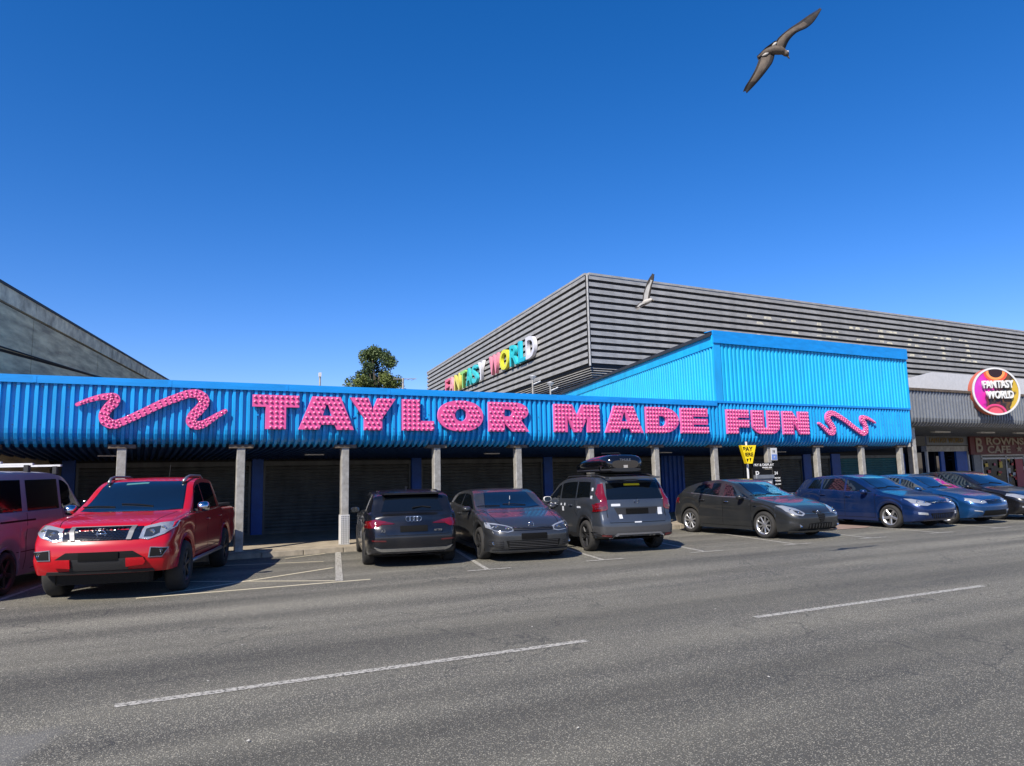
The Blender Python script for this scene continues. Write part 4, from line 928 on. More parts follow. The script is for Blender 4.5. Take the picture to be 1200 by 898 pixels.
def wipers(c, u, zs, front=True):
    for y in (-.28, .3):
        h = c.bvh.ray_cast(Vector((c.fo-u, y, 5)), Vector((0, 0, -1)))[0]; h2 = c.bvh.ray_cast(Vector((c.fo-u-.06, y-.5, 5)), Vector((0, 0, -1)))[0]
        b = MB(); b.tube([h+Vector((0, 0, .015)), (h+h2)/2+Vector((0, 0, .03)), h2+Vector((0, 0, .02))], .009, 5); b.build('wiper', M['black'], c.root)
def projector(c, y, z, r=.055, x=None, parent=None, m=None):
    for sg in (1, -1):
        h = c.bvh.ray_cast(Vector((5, y*sg, z)), Vector((-1, 0, 0)))
        if h[0] is None: continue
        b = MB(); T = Matrix.Translation(h[0]+Vector((.012, 0, 0))) @ Matrix.Rotation(-math.pi/2, 4, 'Z')
        b.lathe([(0, .0), (r*.55, .006), (r*.62, .0), (r*.75, -.004), (r, .006), (r*1.05, -.01)], 18, T=T); b.build('lamp_bowl', m or M['chrome'], c.root, angle=50)
# ---- specs
S_sc = dict(L=4.256, W=1.81, fo=.87, WB=2.578, R=.325, sill=.17, tumble=.42, crown=.045, ws=1.7,
  top=[(0, .66), (.05, .70), (.25, .77), (.9, .92), (1.2, .975), (1.45, 1.07), (1.95, 1.33), (2.25, 1.385), (2.6, 1.40), (3.1, 1.37), (3.6, 1.28), (3.95, 1.13), (4.15, 1.0), (4.256, .93)],
  belt=[(0, .62), (.4, .74), (1.2, .92), (2, .97), (3, 1.02), (3.6, 1.06), (4.0, 1.03), (4.256, .9)])
S_a3 = dict(L=4.34, W=1.816, fo=.84, WB=2.636, R=.325, sill=.19, tumble=.34, crown=.05,
  top=[(0, .68), (.08, .74), (.35, .84), (1.0, .97), (1.25, 1.01), (1.55, 1.14), (2.05, 1.38), (2.6, 1.445), (3.2, 1.43), (3.75, 1.375), (3.92, 1.34), (4.1, 1.17), (4.24, 1.02), (4.34, .97)],
  belt=[(0, .66), (.5, .8), (1.3, .94), (2.5, .98), (3.6, 1.02), (4.15, 1.0), (4.34, .93)], lr=[(.2, .07), (.35, .02), (.55, 0), (.72, .03), (.85, .10), (1.0, .12), (1.6, .2)])
S_dj = dict(L=4.547, W=1.784, fo=.83, WB=2.897, R=.335, sill=.27, tumble=.20, crown=.05, gap=.06, bow=.08,
  top=[(0, .88), (.08, .93), (.3, 1.0), (1.0, 1.08), (1.2, 1.12), (1.55, 1.30), (2.0, 1.52), (2.5, 1.605), (3.3, 1.625), (4.2, 1.605), (4.4, 1.585), (4.5, 1.56), (4.547, 1.53)],
  belt=[(0, .82), (.5, .97), (1.2, 1.05), (2.5, 1.08), (3.2, 1.10), (3.7, 1.13), (4.547, 1.13)], lr=[(.3, .02), (.5, 0), (.72, .02), (.80, .07), (1.1, .1), (1.35, .2), (1.6, .34)],
  plan=[(0, .76), (.03, .80), (.1, .87), (.25, .935), (.6, .98), (1.1, 1), (3.6, 1), (4.1, .985), (4.35, .965), (4.48, .94), (4.53, .91), (4.547, .88)])
S_gi = dict(L=4.351, W=1.798, fo=.93, WB=2.634, R=.33, sill=.18, tumble=.40, crown=.05,
  top=[(0, .62), (.07, .71), (.3, .80), (.9, .93), (1.25, 1.0), (1.55, 1.13), (2.1, 1.39), (2.55, 1.46), (3.05, 1.43), (3.5, 1.35), (3.85, 1.24), (4.1, 1.09), (4.351, .98)],
  belt=[(0, .6), (.4, .75), (1.2, .93), (2.2, .97), (3.2, 1.03), (3.8, 1.1), (4.1, 1.04), (4.351, .92)])
S_fo = dict(L=4.337, W=1.84, fo=.88, WB=2.64, R=.322, sill=.19, tumble=.34, crown=.05,
  top=[(0, .70), (.06, .76), (.3, .84), (.9, .96), (1.15, 1.01), (1.5, 1.17), (2.05, 1.42), (2.5, 1.485), (3.2, 1.465), (3.8, 1.37), (4.05, 1.22), (4.2, 1.08), (4.337, 1.0)],
  belt=[(0, .66), (.4, .79), (1.2, .94), (2.2, .98), (3.4, 1.04), (4.05, 1.04), (4.337, .93)])
S_le = dict(L=4.26, W=1.816, fo=.85, WB=2.636, R=.325, sill=.18, tumble=.38, crown=.05,
  top=[(0, .68), (.06, .74), (.3, .82), (.9, .94), (1.2, 1.0), (1.55, 1.15), (2.1, 1.39), (2.6, 1.455), (3.2, 1.43), (3.75, 1.34), (3.95, 1.22), (4.12, 1.05), (4.26, .97)],
  belt=[(0, .64), (.4, .78), (1.2, .93), (2.2, .97), (3.4, 1.03), (3.95, 1.02), (4.26, .9)])
S_na = dict(L=5.33, W=1.93, fo=.90, WB=3.15, R=.385, sill=.40, tumble=.30, crown=.05, gap=.075, ends=-.02, bulge=.10, ws=1.75,
  top=[(0, 1.03), (.05, 1.09), (.2, 1.13), (.7, 1.185), (1.25, 1.235), (1.5, 1.36), (2.0, 1.67), (2.25, 1.745), (2.7, 1.785), (3.25, 1.77), (3.5, 1.73), (3.58, 1.60), (3.68, 1.24), (3.76, 1.195), (5.2, 1.19), (5.33, 1.17)],
  belt=[(0, .98), (.4, 1.10), (1.3, 1.16), (2.5, 1.17), (3.6, 1.19), (3.8, 1.15), (5.33, 1.12)], lf=[(.35, .10), (.5, .03), (.62, 0), (.78, .01), (.9, .06), (1.05, .10), (1.6, .2)], lr=[(.4, 0), (1.6, 0)],
  plan=[(0, .86), (.02, .90), (.07, .94), (.2, .975), (.6, .99), (1.1, 1), (4.9, 1), (5.2, .98), (5.33, .95)])
S_va = dict(L=4.89, W=1.904, fo=.89, WB=3.0, R=.33, sill=.24, tumble=.13, crown=.06, gap=.05, bow=.06, ws=1.2,
  top=[(0, .98), (.06, 1.05), (.4, 1.17), (.8, 1.30), (1.1, 1.52), (1.45, 1.79), (1.75, 1.90), (2.4, 1.95), (4.5, 1.935), (4.75, 1.90), (4.89, 1.84)],
  belt=[(0, .92), (.5, 1.12), (.95, 1.22), (2, 1.26), (4.89, 1.26)], lr=[(.2, 0), (1.3, .03), (1.9, .12)],
  plan=[(0, .80), (.03, .84), (.1, .90), (.25, .94), (.6, .98), (1.1, 1), (4.5, 1), (4.8, .985), (4.89, .95)])
def hatch_common(c, front_door, rear_door, zs=None):
    """door shut lines and sill trim for a five-door"""
    b = c.belt; lo = c.sill+.09
    for u in front_door: c.seam('door_seam', [(u, b(u)-.0), (u-.0, b(u)*.72), (u+.02, lo)])
    c.seam('door_seam', [(rear_door[0], b(rear_door[0])), (rear_door[0]+.03, b(rear_door[0])*.75), (rear_door[1], lo+.28), (rear_door[1]-.22, lo)])
    c.seam('sill_line', [(front_door[0]+.02, lo), (rear_door[1]-.22, lo)])
def bonnet(c, u0, u1, w0, w1):
    c.seam('bonnet_seam', [(u0, w0), (u0+.25, w0+.06), (u1, w1)], .012, 'T', True)
# ---- black hatchback seen from behind
def rearaxle(p, ang, wb): a = math.radians(ang); return (p[0]+wb*math.cos(a), p[1]+wb*math.sin(a))
P_black = car_paint('black_metallic_paint', (.006, .007, .010), .3, .25, .05)
c = Car('parked_car', 'black five-door hatchback parked nose-in, rear with four-ring badge to the road', 'car', S_a3, P_black, rearaxle((4.86, 13.9), 77.3, 2.636), 77.3, 'cars parked along the canopy')
c.windows([(1.42, 2.28, .62, .03), (2.36, 3.3, .0, -.1), (3.36, 3.72, -.02, -.12)]); windscreen(c, 1.3, 1.98, .62, .5)
c.wheels(5, M['dalloy']); c.mirror_(1.62, 1.0, M['gblack']); c.handle(2.15, .84, P_black); c.handle(3.05, .87, P_black)
hatch_common(c, (1.35, 2.32), (3.35, 3.5))
c.rear('rear_window', [(-.60, 1.03), (.60, 1.03), (.50, 1.30), (-.50, 1.30)], M['glass'], off=.006)
c.rear('tail_light', [(.36, .81), (.60, .80), (.70, .75), (.89, .73), (.88, .86), (.72, .90), (.55, .87)], M['red'], True, off=.008)
c.rear('tail_light_shade', [(.36, .82), (.62, .805), (.60, .82), (.5, .855)], M['reddk'], True, off=.012)
c.rear('reflector', [(.52, .49), (.78, .5), (.78, .525), (.52, .515)], M['reddk'], True)
c.rear('rear_diffuser', [(-.74, .24), (.74, .24), (.80, .36), (.5, .33), (-.5, .33), (-.80, .36)], M['plastic'], off=.012)
c.rear('chrome_strip', [(-.68, .335), (-.6, .31), (.6, .31), (.68, .335), (.74, .40), (.62, .365), (-.62, .365), (-.74, .40)], M['chrome'], off=.02)
c.rear('number_plate', [(-.26, .66), (.26, .66), (.26, .77), (-.26, .77)], M['plate'], off=.012)
c.seam('tailgate_seam', [(-.62, .97), (-.60, .72), (-.5, .60), (.5, .60), (.60, .72), (.62, .97)], .012, 'B', False)
c.seam('bumper_seam', [(-.86, .66), (-.6, .60), (.6, .60), (.86, .66)], .01, 'B', False)
badge(c, 'rings', 0, .90, 'B', .047); btext(c, 'A3', .075, .62, .665); btext(c, '40 TFSI', .05, -.38, .665)
b = MB(); b.box(c.fo-4.0, c.fo-3.72, -.56, .56, 1.355, 1.385, bev=.015); b.box(c.fo-3.05, c.fo-2.9, -.02, .02, 1.43, 1.50, bev=.01); b.build('roof_spoiler', P_black, c.root)
for sg in (1, -1): b = MB(); b.tube([(c.fo-1.95, sg*.60, 1.355), (c.fo-2.4, sg*.62, 1.42), (c.fo-3.3, sg*.60, 1.415), (c.fo-3.75, sg*.57, 1.36)], .014, 6); b.build('roof_rail', M['gblack'], c.root, smooth=True)
b = MB(); b.tube([(c.fo-4.10, 0, 1.10), (c.fo-4.06, -.2, 1.12), (c.fo-4.08, -.36, 1.10)], .012, 5); b.build('rear_wiper', M['black'], c.root)
# ---- grey coupe, facing the road
P_g = car_paint('dark_grey_metallic_paint', (.045, .048, .052), .55, .3)
c = Car('parked_car', 'dark grey low coupe facing the road with round badge and black plate', 'car', S_sc, P_g, (7.08, 13.3), -100.5, 'cars parked along the canopy')
c.windows([(1.5, 2.55, .60, .04), (2.64, 3.45, .0, -.28)]); windscreen(c, 1.28, 1.9, .60, .47)
c.wheels(5, M['dalloy'], 'S'); c.mirror_(1.55, .98, P_g); c.handle(2.5, .86, P_g)
c.seam('door_seam', [(1.32, .9), (1.30, .6), (1.36, .28)]); c.seam('door_seam', [(2.66, .99), (2.68, .65), (2.6, .28), (1.36, .28)])
bonnet(c, .12, 1.15, .58, .70)
c.front('headlight', [(.40, .60), (.52, .575), (.74, .60), (.86, .66), (.86, .75), (.70, .735), (.50, .69), (.40, .655)], M['lens'], True, off=.010)
c.front('headlight_bezel', [(.43, .612), (.52, .588), (.74, .612), (.80, .64), (.80, .72), (.62, .695), (.50, .67), (.43, .64)], M['lensd'], True, off=.014); projector(c, .53, .64, .042); projector(c, .70, .67, .042)
c.front('grille', [(-.42, .605), (.42, .605), (.42, .655), (-.42, .655)], M['gblack'], off=.012)
for z in (.617, .642): c.front('grille_bar', [(-.41, z-.004), (.41, z-.004), (.41, z+.004), (-.41, z+.004)], M['plastic'], off=.02)
c.front('lower_intake', [(-.50, .26), (.50, .26), (.56, .42), (-.56, .42)], M['black'], off=.008)
for i in range(5):
    z = .275+.03*i; c.front('intake_bar', [(-.50, z), (.50, z), (.50, z+.006), (-.50, z+.006)], M['gplastic'], off=.018)
c.front('side_intake', [(.60, .29), (.84, .32), (.84, .44), (.62, .42)], M['plastic'], True, off=.01)
for z in (.33, .365, .40): c.front('intake_bar', [(.61, z), (.84, z+.01), (.84, z+.018), (.61, z+.008)], P_g, True, off=.018)
projector(c, .78, .37, .035); c.front('chin_strip', [(-.8, .20), (.8, .20), (.8, .235), (-.8, .235)], P_g, off=.03)
c.front('number_plate', [(-.26, .44), (.26, .44), (.26, .55), (-.26, .55)], M['plate'], off=.02); badge(c, 'vw', 0, .70, 'F', .055)
c.rear('rear_window', [(-.5, 1.05), (.5, 1.05), (.42, 1.27), (-.42, 1.27)], M['glass']); c.rear('tail_light', [(.5, .72), (.85, .74), (.85, .88), (.5, .86)], M['red'], True)
b = MB(); b.box(c.fo-1.78, c.fo-1.74, -.03, .03, 1.05, 1.15); b.tube([(c.fo-1.55, 0, 1.24), (c.fo-1.55, 0, 1.16)], .006, 5); b.build('hanging_air_freshener', M['white'], c.root)
wipers(c, 1.36, 1.0)
# ---- grey estate with roof box seen from behind
P_s = car_paint('slate_grey_paint', (.060, .070, .086), .6, .33)
djl = rearaxle((9.60, 13.2), 79.5, 2.897); ANG_DJ = 79.5
c = Car('parked_car', 'slate grey tall estate with stickers and a black roof box, rear to the road', 'car', S_dj, P_s, djl, ANG_DJ, 'cars parked along the canopy')
c.windows([(1.42, 2.12, .56, .02), (2.22, 3.12, .0, .0), (3.2, 3.92, .0, -.05)], hi=.06); windscreen(c, 1.2, 1.9, .62, .52)
c.wheels(5, M['dalloy']); c.lip(M['plastic'], .07, .015); c.mirror_(1.55, 1.08, M['white']); c.handle(2.05, .95, P_s); c.handle(2.98, .97, P_s)
hatch_common(c, (1.3, 2.17), (3.16, 3.5)); c.side('sill_cladding', [(1.3, .25), (3.3, .25), (3.3, .36), (1.3, .36)], M['plastic'], off=.014)
c.rear('rear_window', [(-.66, 1.12), (.66, 1.12), (.60, 1.46), (-.60, 1.46)], M['glass'], off=.006)
c.rear('tail_light', [(.655, .93), (.70, .90), (.90, .86), (.90, 1.03), (.80, 1.06), (.79, 1.25), (.73, 1.44), (.66, 1.46), (.675, 1.2)], M['red'], True, off=.016)
c.rear('tail_light_shade', [(.68, .94), (.86, .91), (.86, .96), (.70, .99)], M['reddk'], True, off=.022)
c.rear('rear_bumper', [(-.86, .40), (.86, .40), (.87, .57), (.60, .55), (-.60, .55), (-.87, .57)], M['gplastic'], off=.022)
c.rear('rear_bumper_lower', [(-.80, .27), (.80, .27), (.86, .405), (-.86, .405)], M['plastic'], off=.016)
c.rear('skid_strip', [(-.56, .33), (-.46, .39), (.46, .39), (.56, .33), (.62, .33), (.50, .425), (-.50, .425), (-.62, .33)], M['satin'], off=.028)
c.rear('reflector', [(.62, .35), (.80, .37), (.80, .40), (.62, .385)], M['reddk'], True, off=.03)
c.rear('plate_recess', [(-.45, .80), (.45, .80), (.52, .95), (-.52, .95)], M['plastic'], off=.004); c.rear('number_plate', [(-.26, .815), (.26, .815), (.26, .925), (-.26, .925)], M['plate'], off=.016)
c.seam('tailgate_seam', [(-.68, 1.1), (-.68, .75), (-.64, .64), (.64, .64), (.68, .75), (.68, 1.1)], .012, 'B', False)
c.rear('window_sticker', [(-.17, 1.405), (.20, 1.405), (.20, 1.445), (-.17, 1.445)], M['yellow'], off=.012)
for y0, y1, z0, z1 in ((.38, .58, .98, 1.03), (.36, .43, .72, .80), (-.60, -.50, .78, .93), (-.06, .10, .63, .655)): c.rear('sticker', [(y0, z0), (y1, z0), (y1, z1), (y0, z1)], M['sticker'], off=.008)
for u, z, w_, h_ in ((1.72, .93, .05, .05), (1.9, .97, .07, .03), (2.32, .95, .05, .05), (2.42, .83, .09, .1), (2.55, .95, .05, .06), (3.35, .92, .16, .04), (3.98, 1.30, .07, .07), (3.98, 1.14, .07, .06), (1.6, .95, .06, .05)): c.side('sticker', [(u, z), (u+w_, z), (u+w_, z+h_), (u, z+h_)], M['sticker'], off=.008, maxlen=.2)
badge(c, 'dc', 0, 1.07, 'B', .04); b = MB(); b.tube([(c.fo-4.42, .05, 1.15), (c.fo-4.40, -.2, 1.19), (c.fo-4.42, -.38, 1.17)], .013, 5); b.build('rear_wiper', M['black'], c.root)
for sg in (1, -1): b = MB(); b.tube([(c.fo-1.95, sg*.60, 1.53), (c.fo-2.3, sg*.63, 1.62), (c.fo-3.9, sg*.62, 1.635), (c.fo-4.3, sg*.60, 1.58)], .018, 6); b.build('roof_rail', M['plastic'], c.root, smooth=True)
b = MB(); b.box(c.fo-4.52, c.fo-4.28, -.60, .60, 1.555, 1.59, bev=.02); b.build('roof_spoiler', P_s, c.root)
for u in (2.6, 3.6): b = MB(); b.tube([(c.fo-u, -.62, 1.67), (c.fo-u, .62, 1.67)], .02, 6); b.build('roof_bar', M['black'], c.root)
# roof box: a thing of its own resting on the bars
a = math.radians(ANG_DJ); cx_, cy_ = djl[0]+(c.fo-3.1)*math.cos(a)-.03*math.sin(a), djl[1]+(c.fo-3.1)*math.sin(a)+.03*math.cos(a)
rb = empty('roof_box', (cx_, cy_, 1.70), a, 'glossy black roof box strapped on top of the slate grey estate', 'roof box')
def loft(secs, n=20, e=3.2):
    b = MB()
    for x, hw, z0, z1 in secs:
        for k in range(n):
            t = 2*math.pi*k/n; cc, ss = math.cos(t), math.sin(t); b.v.append((x, hw*math.copysign(abs(cc)**(2/e), cc), (z0+z1)/2+(z1-z0)/2*math.copysign(abs(ss)**(2/e), ss)))
    b.f = [(i*n+k, i*n+(k+1) % n, (i+1)*n+(k+1) % n, (i+1)*n+k) for i in range(len(secs)-1) for k in range(n)]+[tuple(range(n)), tuple(range((len(secs)-1)*n, len(secs)*n))[::-1]]; b.m = [0]*len(b.f); return b
loft([(1.12, .10, .06, .10), (1.08, .26, .05, .15), (.9, .38, .04, .22), (.5, .43, .035, .31), (0, .45, .035, .37), (-.6, .45, .035, .39), (-.92, .44, .035, .38), (-1.0, .41, .05, .34), (-1.03, .32, .08, .26)]).build('lid', M['gblack'], rb, angle=60)
loft([(1.10, .2, .02, .07), (.9, .37, 0, .08), (0, .455, 0, .085), (-.9, .445, 0, .085), (-1.035, .36, .01, .09)]).build('tray', M['plastic'], rb, angle=60)
b = MB()
for sg in (1, -1): b.box(-.72, -.62, sg*.45-.012, sg*.45+.012, .06, .12)
b.box(-1.045, -1.02, -.05, .05, .09, .15); b.build('latch', M['chrome'], rb)
o = text_mesh('THULE', .075, .003, M['satin'], 'lettering', rb, xs=1.2); o.location = (-1.04, .14, .24); o.rotation_euler = (0, 0, -math.pi/2)
b = MB(); b.tube([(.1, -.44, .40), (-.3, -.2, .44), (-.45, .3, .43)], .012, 5); b.build('strap', M['plastic'], rb)
# ---- facing cars
def facing(name, label, S, paint, loc, ang, kind, rimc, nsp, style, hl, bd, group='cars parked along the canopy'):
    c = Car(name, label, 'car', S, paint, loc, ang, group)
    b = c.belt
    c.windows([(1.40, 2.24, .62, .02), (2.32, 3.08, .0, -.02), (3.14, 3.62, .0, -.20)] if S is not S_gi else [(1.40, 2.28, .62, .02), (2.46, 3.42, .0, -.13)]); windscreen(c, 1.26, 2.0, .62, .50)
    c.wheels(nsp, rimc, style); c.mirror_(1.58, 1.0, paint); hatch_common(c, (1.3, 2.28), (3.1, 3.42)); bonnet(c, .14, 1.15, .56, .72)
    c.rear('rear_window', [(-.56, 1.06), (.56, 1.06), (.48, 1.30), (-.48, 1.30)], M['glass']); c.rear('tail_light', [(.56, .80), (.86, .80), (.86, .95), (.58, .93)], M['red'], True)
    c.rear('number_plate', [(-.26, .62), (.26, .62), (.26, .73), (-.26, .73)], M['plate']); wipers(c, 1.34, 1.0)
    c.front('headlight', hl, M['lens'], True, off=.010)
    badge(c, kind, 0, bd, 'F', .05); c.handle(2.14, .86 if S is not S_gi else .87, paint if kind != 'shield' else M['chrome']); c.handle(3.02, .90, paint)
    return c
P_gi = car_paint('grey_brown_paint', (.026, .028, .030), .4, .32, .06)
c = facing('parked_car', 'dark grey hatchback with shield grille and silver wheels, alone beside the pay sign', S_gi, P_gi, (14.62, 12.98), -89.5, 'shield', M['alloy'], 9, 'S', [(.46, .62), (.58, .56), (.74, .59), (.82, .67), (.84, .80), (.74, .80), (.56, .73)], .62)
c.front('headlight_bezel', [(.52, .615), (.6, .59), (.68, .61), (.70, .69), (.60, .67)], M['lensd'], True, off=.013); projector(c, .62, .635, .042); projector(c, .74, .69, .04)
c.front('grille', [(-.13, .66), (.13, .66), (.10, .50), (0, .34), (-.10, .50)], M['black'], off=.014)
for k in range(6): z = .40+.045*k; wv = min(.11, .02+(z-.34)*.6); c.front('grille_bar', [(-wv, z), (wv, z), (wv, z+.006), (-wv, z+.006)], M['gplastic'], off=.022)
c.front('lower_intake', [(-.42, .26), (.42, .26), (.40, .38), (.08, .40), (-.08, .40), (-.40, .38)], M['black'], off=.010)
for k in range(9): y = -.38+.095*k; c.front('intake_bar', [(y, .27), (y+.012, .27), (y+.012, .37), (y, .37)], M['gplastic'], off=.018)
c.front('fog_recess', [(.52, .27), (.76, .30), (.78, .40), (.54, .38)], M['plastic'], True, off=.01); projector(c, .64, .335, .04)
c.front('splitter', [(-.8, .20), (.8, .20), (.8, .235), (-.8, .235)], P_gi, off=.05)
c.seam('window_trim', [(1.5, .985), (2.4, 1.005), (3.5, 1.085)], .016, m=M['satin'], off=.006); c.side('vent_badge', [(1.12, .76), (1.22, .77), (1.22, .79), (1.12, .785)], M['chrome'], off=.01)
P_b1 = car_paint('deep_blue_paint', (.004, .020, .085), .45, .28, .08)
c = facing('parked_car', 'deep blue hatchback with five-spoke silver wheels and oval badge, right of the grey one', S_fo, P_b1, (19.35, 12.85), -90.5, 'oval', M['alloy'], 5, 'S', [(.40, .66), (.56, .62), (.76, .64), (.84, .71), (.85, .81), (.74, .80), (.50, .74)], .715)
projector(c, .56, .69, .05); projector(c, .72, .72, .05)
c.front('grille', [(-.36, .68), (.36, .68), (.40, .735), (-.40, .735)], M['gblack'], off=.010); c.front('lower_grille', [(-.40, .28), (.40, .28), (.50, .42), (-.50, .42)], M['black'], off=.010)
for k in range(12): y = -.42+.072*k; c.front('grille_bar', [(y, .29), (y+.012, .29), (y+.012, .40), (y, .40)], P_b1, off=.018)
c.front('fog_lamp', [(.58, .38), (.80, .40), (.80, .46), (.60, .44)], M['lens'], True, off=.014)
P_b2 = car_paint('bright_blue_paint', (.008, .060, .18), .55, .26, .08)
c = facing('parked_car', 'brighter blue hatchback with many-spoked wheels between the deep blue and black cars', S_le, P_b2, (21.75, 12.75), -91, 's', M['alloy'], 10, 'S', [(.38, .62), (.56, .59), (.78, .63), (.84, .69), (.82, .75), (.60, .71), (.40, .67)], .66)
projector(c, .56, .645, .038); c.front('grille', [(-.34, .58), (.34, .58), (.38, .69), (-.38, .69)], M['gblack'], off=.008); c.front('lower_grille', [(-.55, .26), (.55, .26), (.50, .40), (-.50, .40)], M['black'], off=.012); c.front('fog_lamp', [(.58, .36), (.78, .39), (.78, .42), (.58, .39)], M['lens'], True, off=.014)
P_bk = car_paint('plain_black_paint', (.008, .008, .010), .2, .25, .05)
S_bk = dict(S_le, top=[(s_, z+.05 if s_ > 1.3 else z) for s_, z in S_le['top']])
c = facing('parked_car', 'black hatchback at the right edge, its nose cut by the frame', S_bk, P_bk, (24.35, 12.75), -95, 's', M['alloy'], 10, 'S', [(.38, .64), (.56, .61), (.80, .66), (.88, .74), (.84, .80), (.60, .75), (.40, .69)], .66)
projector(c, .6, .68, .045); c.front('grille', [(-.34, .58), (.34, .58), (.38, .69), (-.38, .69)], M['gblack'], off=.008); c.front('lower_grille', [(-.6, .26), (.6, .26), (.55, .40), (-.55, .40)], M['plastic'], off=.012); c.front('fog_lamp', [(.58, .36), (.78, .39), (.78, .43), (.58, .40)], M['lens'], True, off=.014)
# ---- red pickup
P_r = car_paint('bright_red_paint', (.38, .002, .008), .0, .28, .02)
c = Car('pickup_truck', 'bright red double-cab pickup with chrome grille surround facing the road', 'pickup truck', S_na, P_r, (-.20, 12.93), -106, 'cars parked along the canopy')
c.windows([(1.5, 2.36, .56, .03), (2.45, 3.38, .0, -.03)], hi=.045); windscreen(c, 1.28, 2.12, .75, .62)
c.wheels(6, M['dalloy'], 'Y', .62, .25); c.lip(P_r, .055, .02)
c.mirror_(1.62, 1.27, M['chrome'], .2, .17); c.handle(2.28, 1.03, P_r); c.handle(3.3, 1.04, P_r)
for u in (1.42, 2.4, 3.5): c.seam('door_seam', [(u, 1.14), (u, .8), (u+.02, .53)])
c.seam('sill_line', [(1.44, .53), (3.5, .53)]); c.seam('bed_seam', [(3.66, 1.17), (3.66, .5)], .02); bonnet(c, .10, 1.2, .60, .72)
c.front('headlight', [(.50, .88), (.62, .86), (.82, .93), (.93, 1.02), (.93, 1.10), (.74, 1.085), (.54, 1.04)], M['lens'], True, off=.012)
c.front('headlight_bezel', [(.56, .90), (.66, .90), (.76, .95), (.76, 1.04), (.58, 1.01)], M['lensd'], True, off=.017); projector(c, .66, .96, .05); projector(c, .80, 1.01, .04)
c.front('grille', [(-.50, .87), (.50, .87), (.53, 1.05), (-.53, 1.05)], M['gblack'], off=.010)
c.front('grille_wing', [(.335, .87), (.40, .87), (.44, 1.05), (.375, 1.05)], M['dsatin'], True, off=.024)
c.front('grille_surround', [(-.44, 1.05), (.44, 1.05), (.44, 1.058), (-.44, 1.058)], M['satin'], off=.02)
for r_ in range(7):
    for q in range(13):
        y = -.32+.05*q+(.025 if r_ % 2 else 0); z = .885+.024*r_
        if abs(y) < .33: c.front('grille_cell', [(y-.019, z-.003), (y, z-.009), (y+.019, z-.003), (y, z+.003)], M['vglass'], off=.024, maxlen=.3)
badge(c, 'ringbar', 0, .965, 'F', .05, x=0)
c.front('bumper_intake', [(-.60, .61), (.60, .61), (.44, .715), (-.44, .715)], M['black'], off=.010)
c.front('bumper_lower_intake', [(-.38, .46), (.38, .46), (.40, .615), (-.40, .615)], M['plastic'], off=.02)
c.front('bumper_nudge', [(.36, .51), (.58, .53), (.61, .57), (.58, .62), (.36, .62)], P_r, True, off=.05, sk=.05)
c.front('fog_surround', [(.64, .61), (.82, .61), (.89, .74), (.66, .76)], M['satin'], True, off=.012); c.front('fog_recess', [(.66, .622), (.82, .622), (.875, .73), (.672, .748)], M['black'], True, off=.020); projector(c, .78, .69, .05)
c.front('number_plate', [(-.26, .60), (.26, .60), (.26, .71), (-.26, .71)], M['plate'], off=.03); b = MB(); b.box(c.fo-.75, c.fo-.16, -.66, .66, .24, .43, bev=.05); b.build('bumper_valance', M['vglass'], c.root)
c.front('chin', [(-.72, .41), (.72, .41), (.70, .45), (-.70, .45)], M['plastic'], off=.012)
for sg in (1, -1):
    b = MB(); b.tube([(c.fo-2.05, sg*.60, 1.70), (c.fo-2.2, sg*.62, 1.775), (c.fo-2.4, sg*.62, 1.805), (c.fo-3.2, sg*.62, 1.805), (c.fo-3.45, sg*.60, 1.74)], [.03, .024, .02, .02, .03], 8); b.build('roof_rail', M['satin'], c.root, smooth=True)
    b = MB(); b.tube([(c.fo-1.35, sg*.93, .40), (c.fo-1.5, sg*.98, .42), (c.fo-3.5, sg*.98, .42), (c.fo-3.65, sg*.93, .40)], .035, 8); b.build('side_step', M['satin'], c.root, smooth=True)
b = MB(); b.box(c.fo-5.25, c.fo-3.72, -.82, .82, 1.19, 1.235, bev=.03); b.build('bed_cover', M['plastic'], c.root)
b = MB(); b.tube([(c.fo-2.9, .15, 1.78), (c.fo-2.98, .15, 2.02)], .006, 5); b.build('aerial', M['black'], c.root); wipers(c, 1.4, 1.2)
c.rear('tail_light', [(.74, .8), (.92, .8), (.92, 1.08), (.76, 1.08)], M['red'], True)
c.patch('sun_strip', [(1.98, -.30), (2.0, .05), (2.05, .05), (2.03, -.30)], 'T', mat('sun_strip_teal', (.10, .28, .28), .3), off=.012)
b = MB(); b.box(c.fo-3.5, c.fo-3.46, -.6, .6, 1.25, 1.6); 
# ---- pink van
P_p = car_paint('dusty_pink_paint', (.25, .225, .30), .15, .36, .08)
c = Car('parked_van', 'dusty pink panel van with black side windows and white roof bars at left edge', 'van', S_va, P_p, (-1.86, 16.9), 74, None)
c.windows([(1.02, 1.84, .46, .02)], lo=.0, hi=.05); c.side('side_window', [(1.97, 1.27), (3.2, 1.27), (3.22, 1.78), (2.0, 1.80)], M['vglass'], off=.012, maxlen=.1); c.side('side_window', [(3.42, 1.27), (4.6, 1.27), (4.55, 1.77), (3.42, 1.78)], M['gblack'], off=.012, maxlen=.1)
windscreen(c, .92, 1.5, .72, .62); c.wheels(5, M['dalloy'], 'S'); c.mirror_(1.0, 1.30, M['gblack'], .16, .15); c.handle(1.75, 1.05, M['plastic']); c.lip(P_p, .04, .012)
for u in (.98, 1.88, 3.3): c.seam('door_seam', [(u, 1.24), (u, .5), (u+.02, .33)], .014)
c.seam('sliding_rail', [(3.0, 1.12), (4.7, 1.12)], .03); c.seam('body_crease', [(1.0, .62), (4.6, .62)], .012); c.seam('sill_line', [(.98, .33), (3.07, .33)])
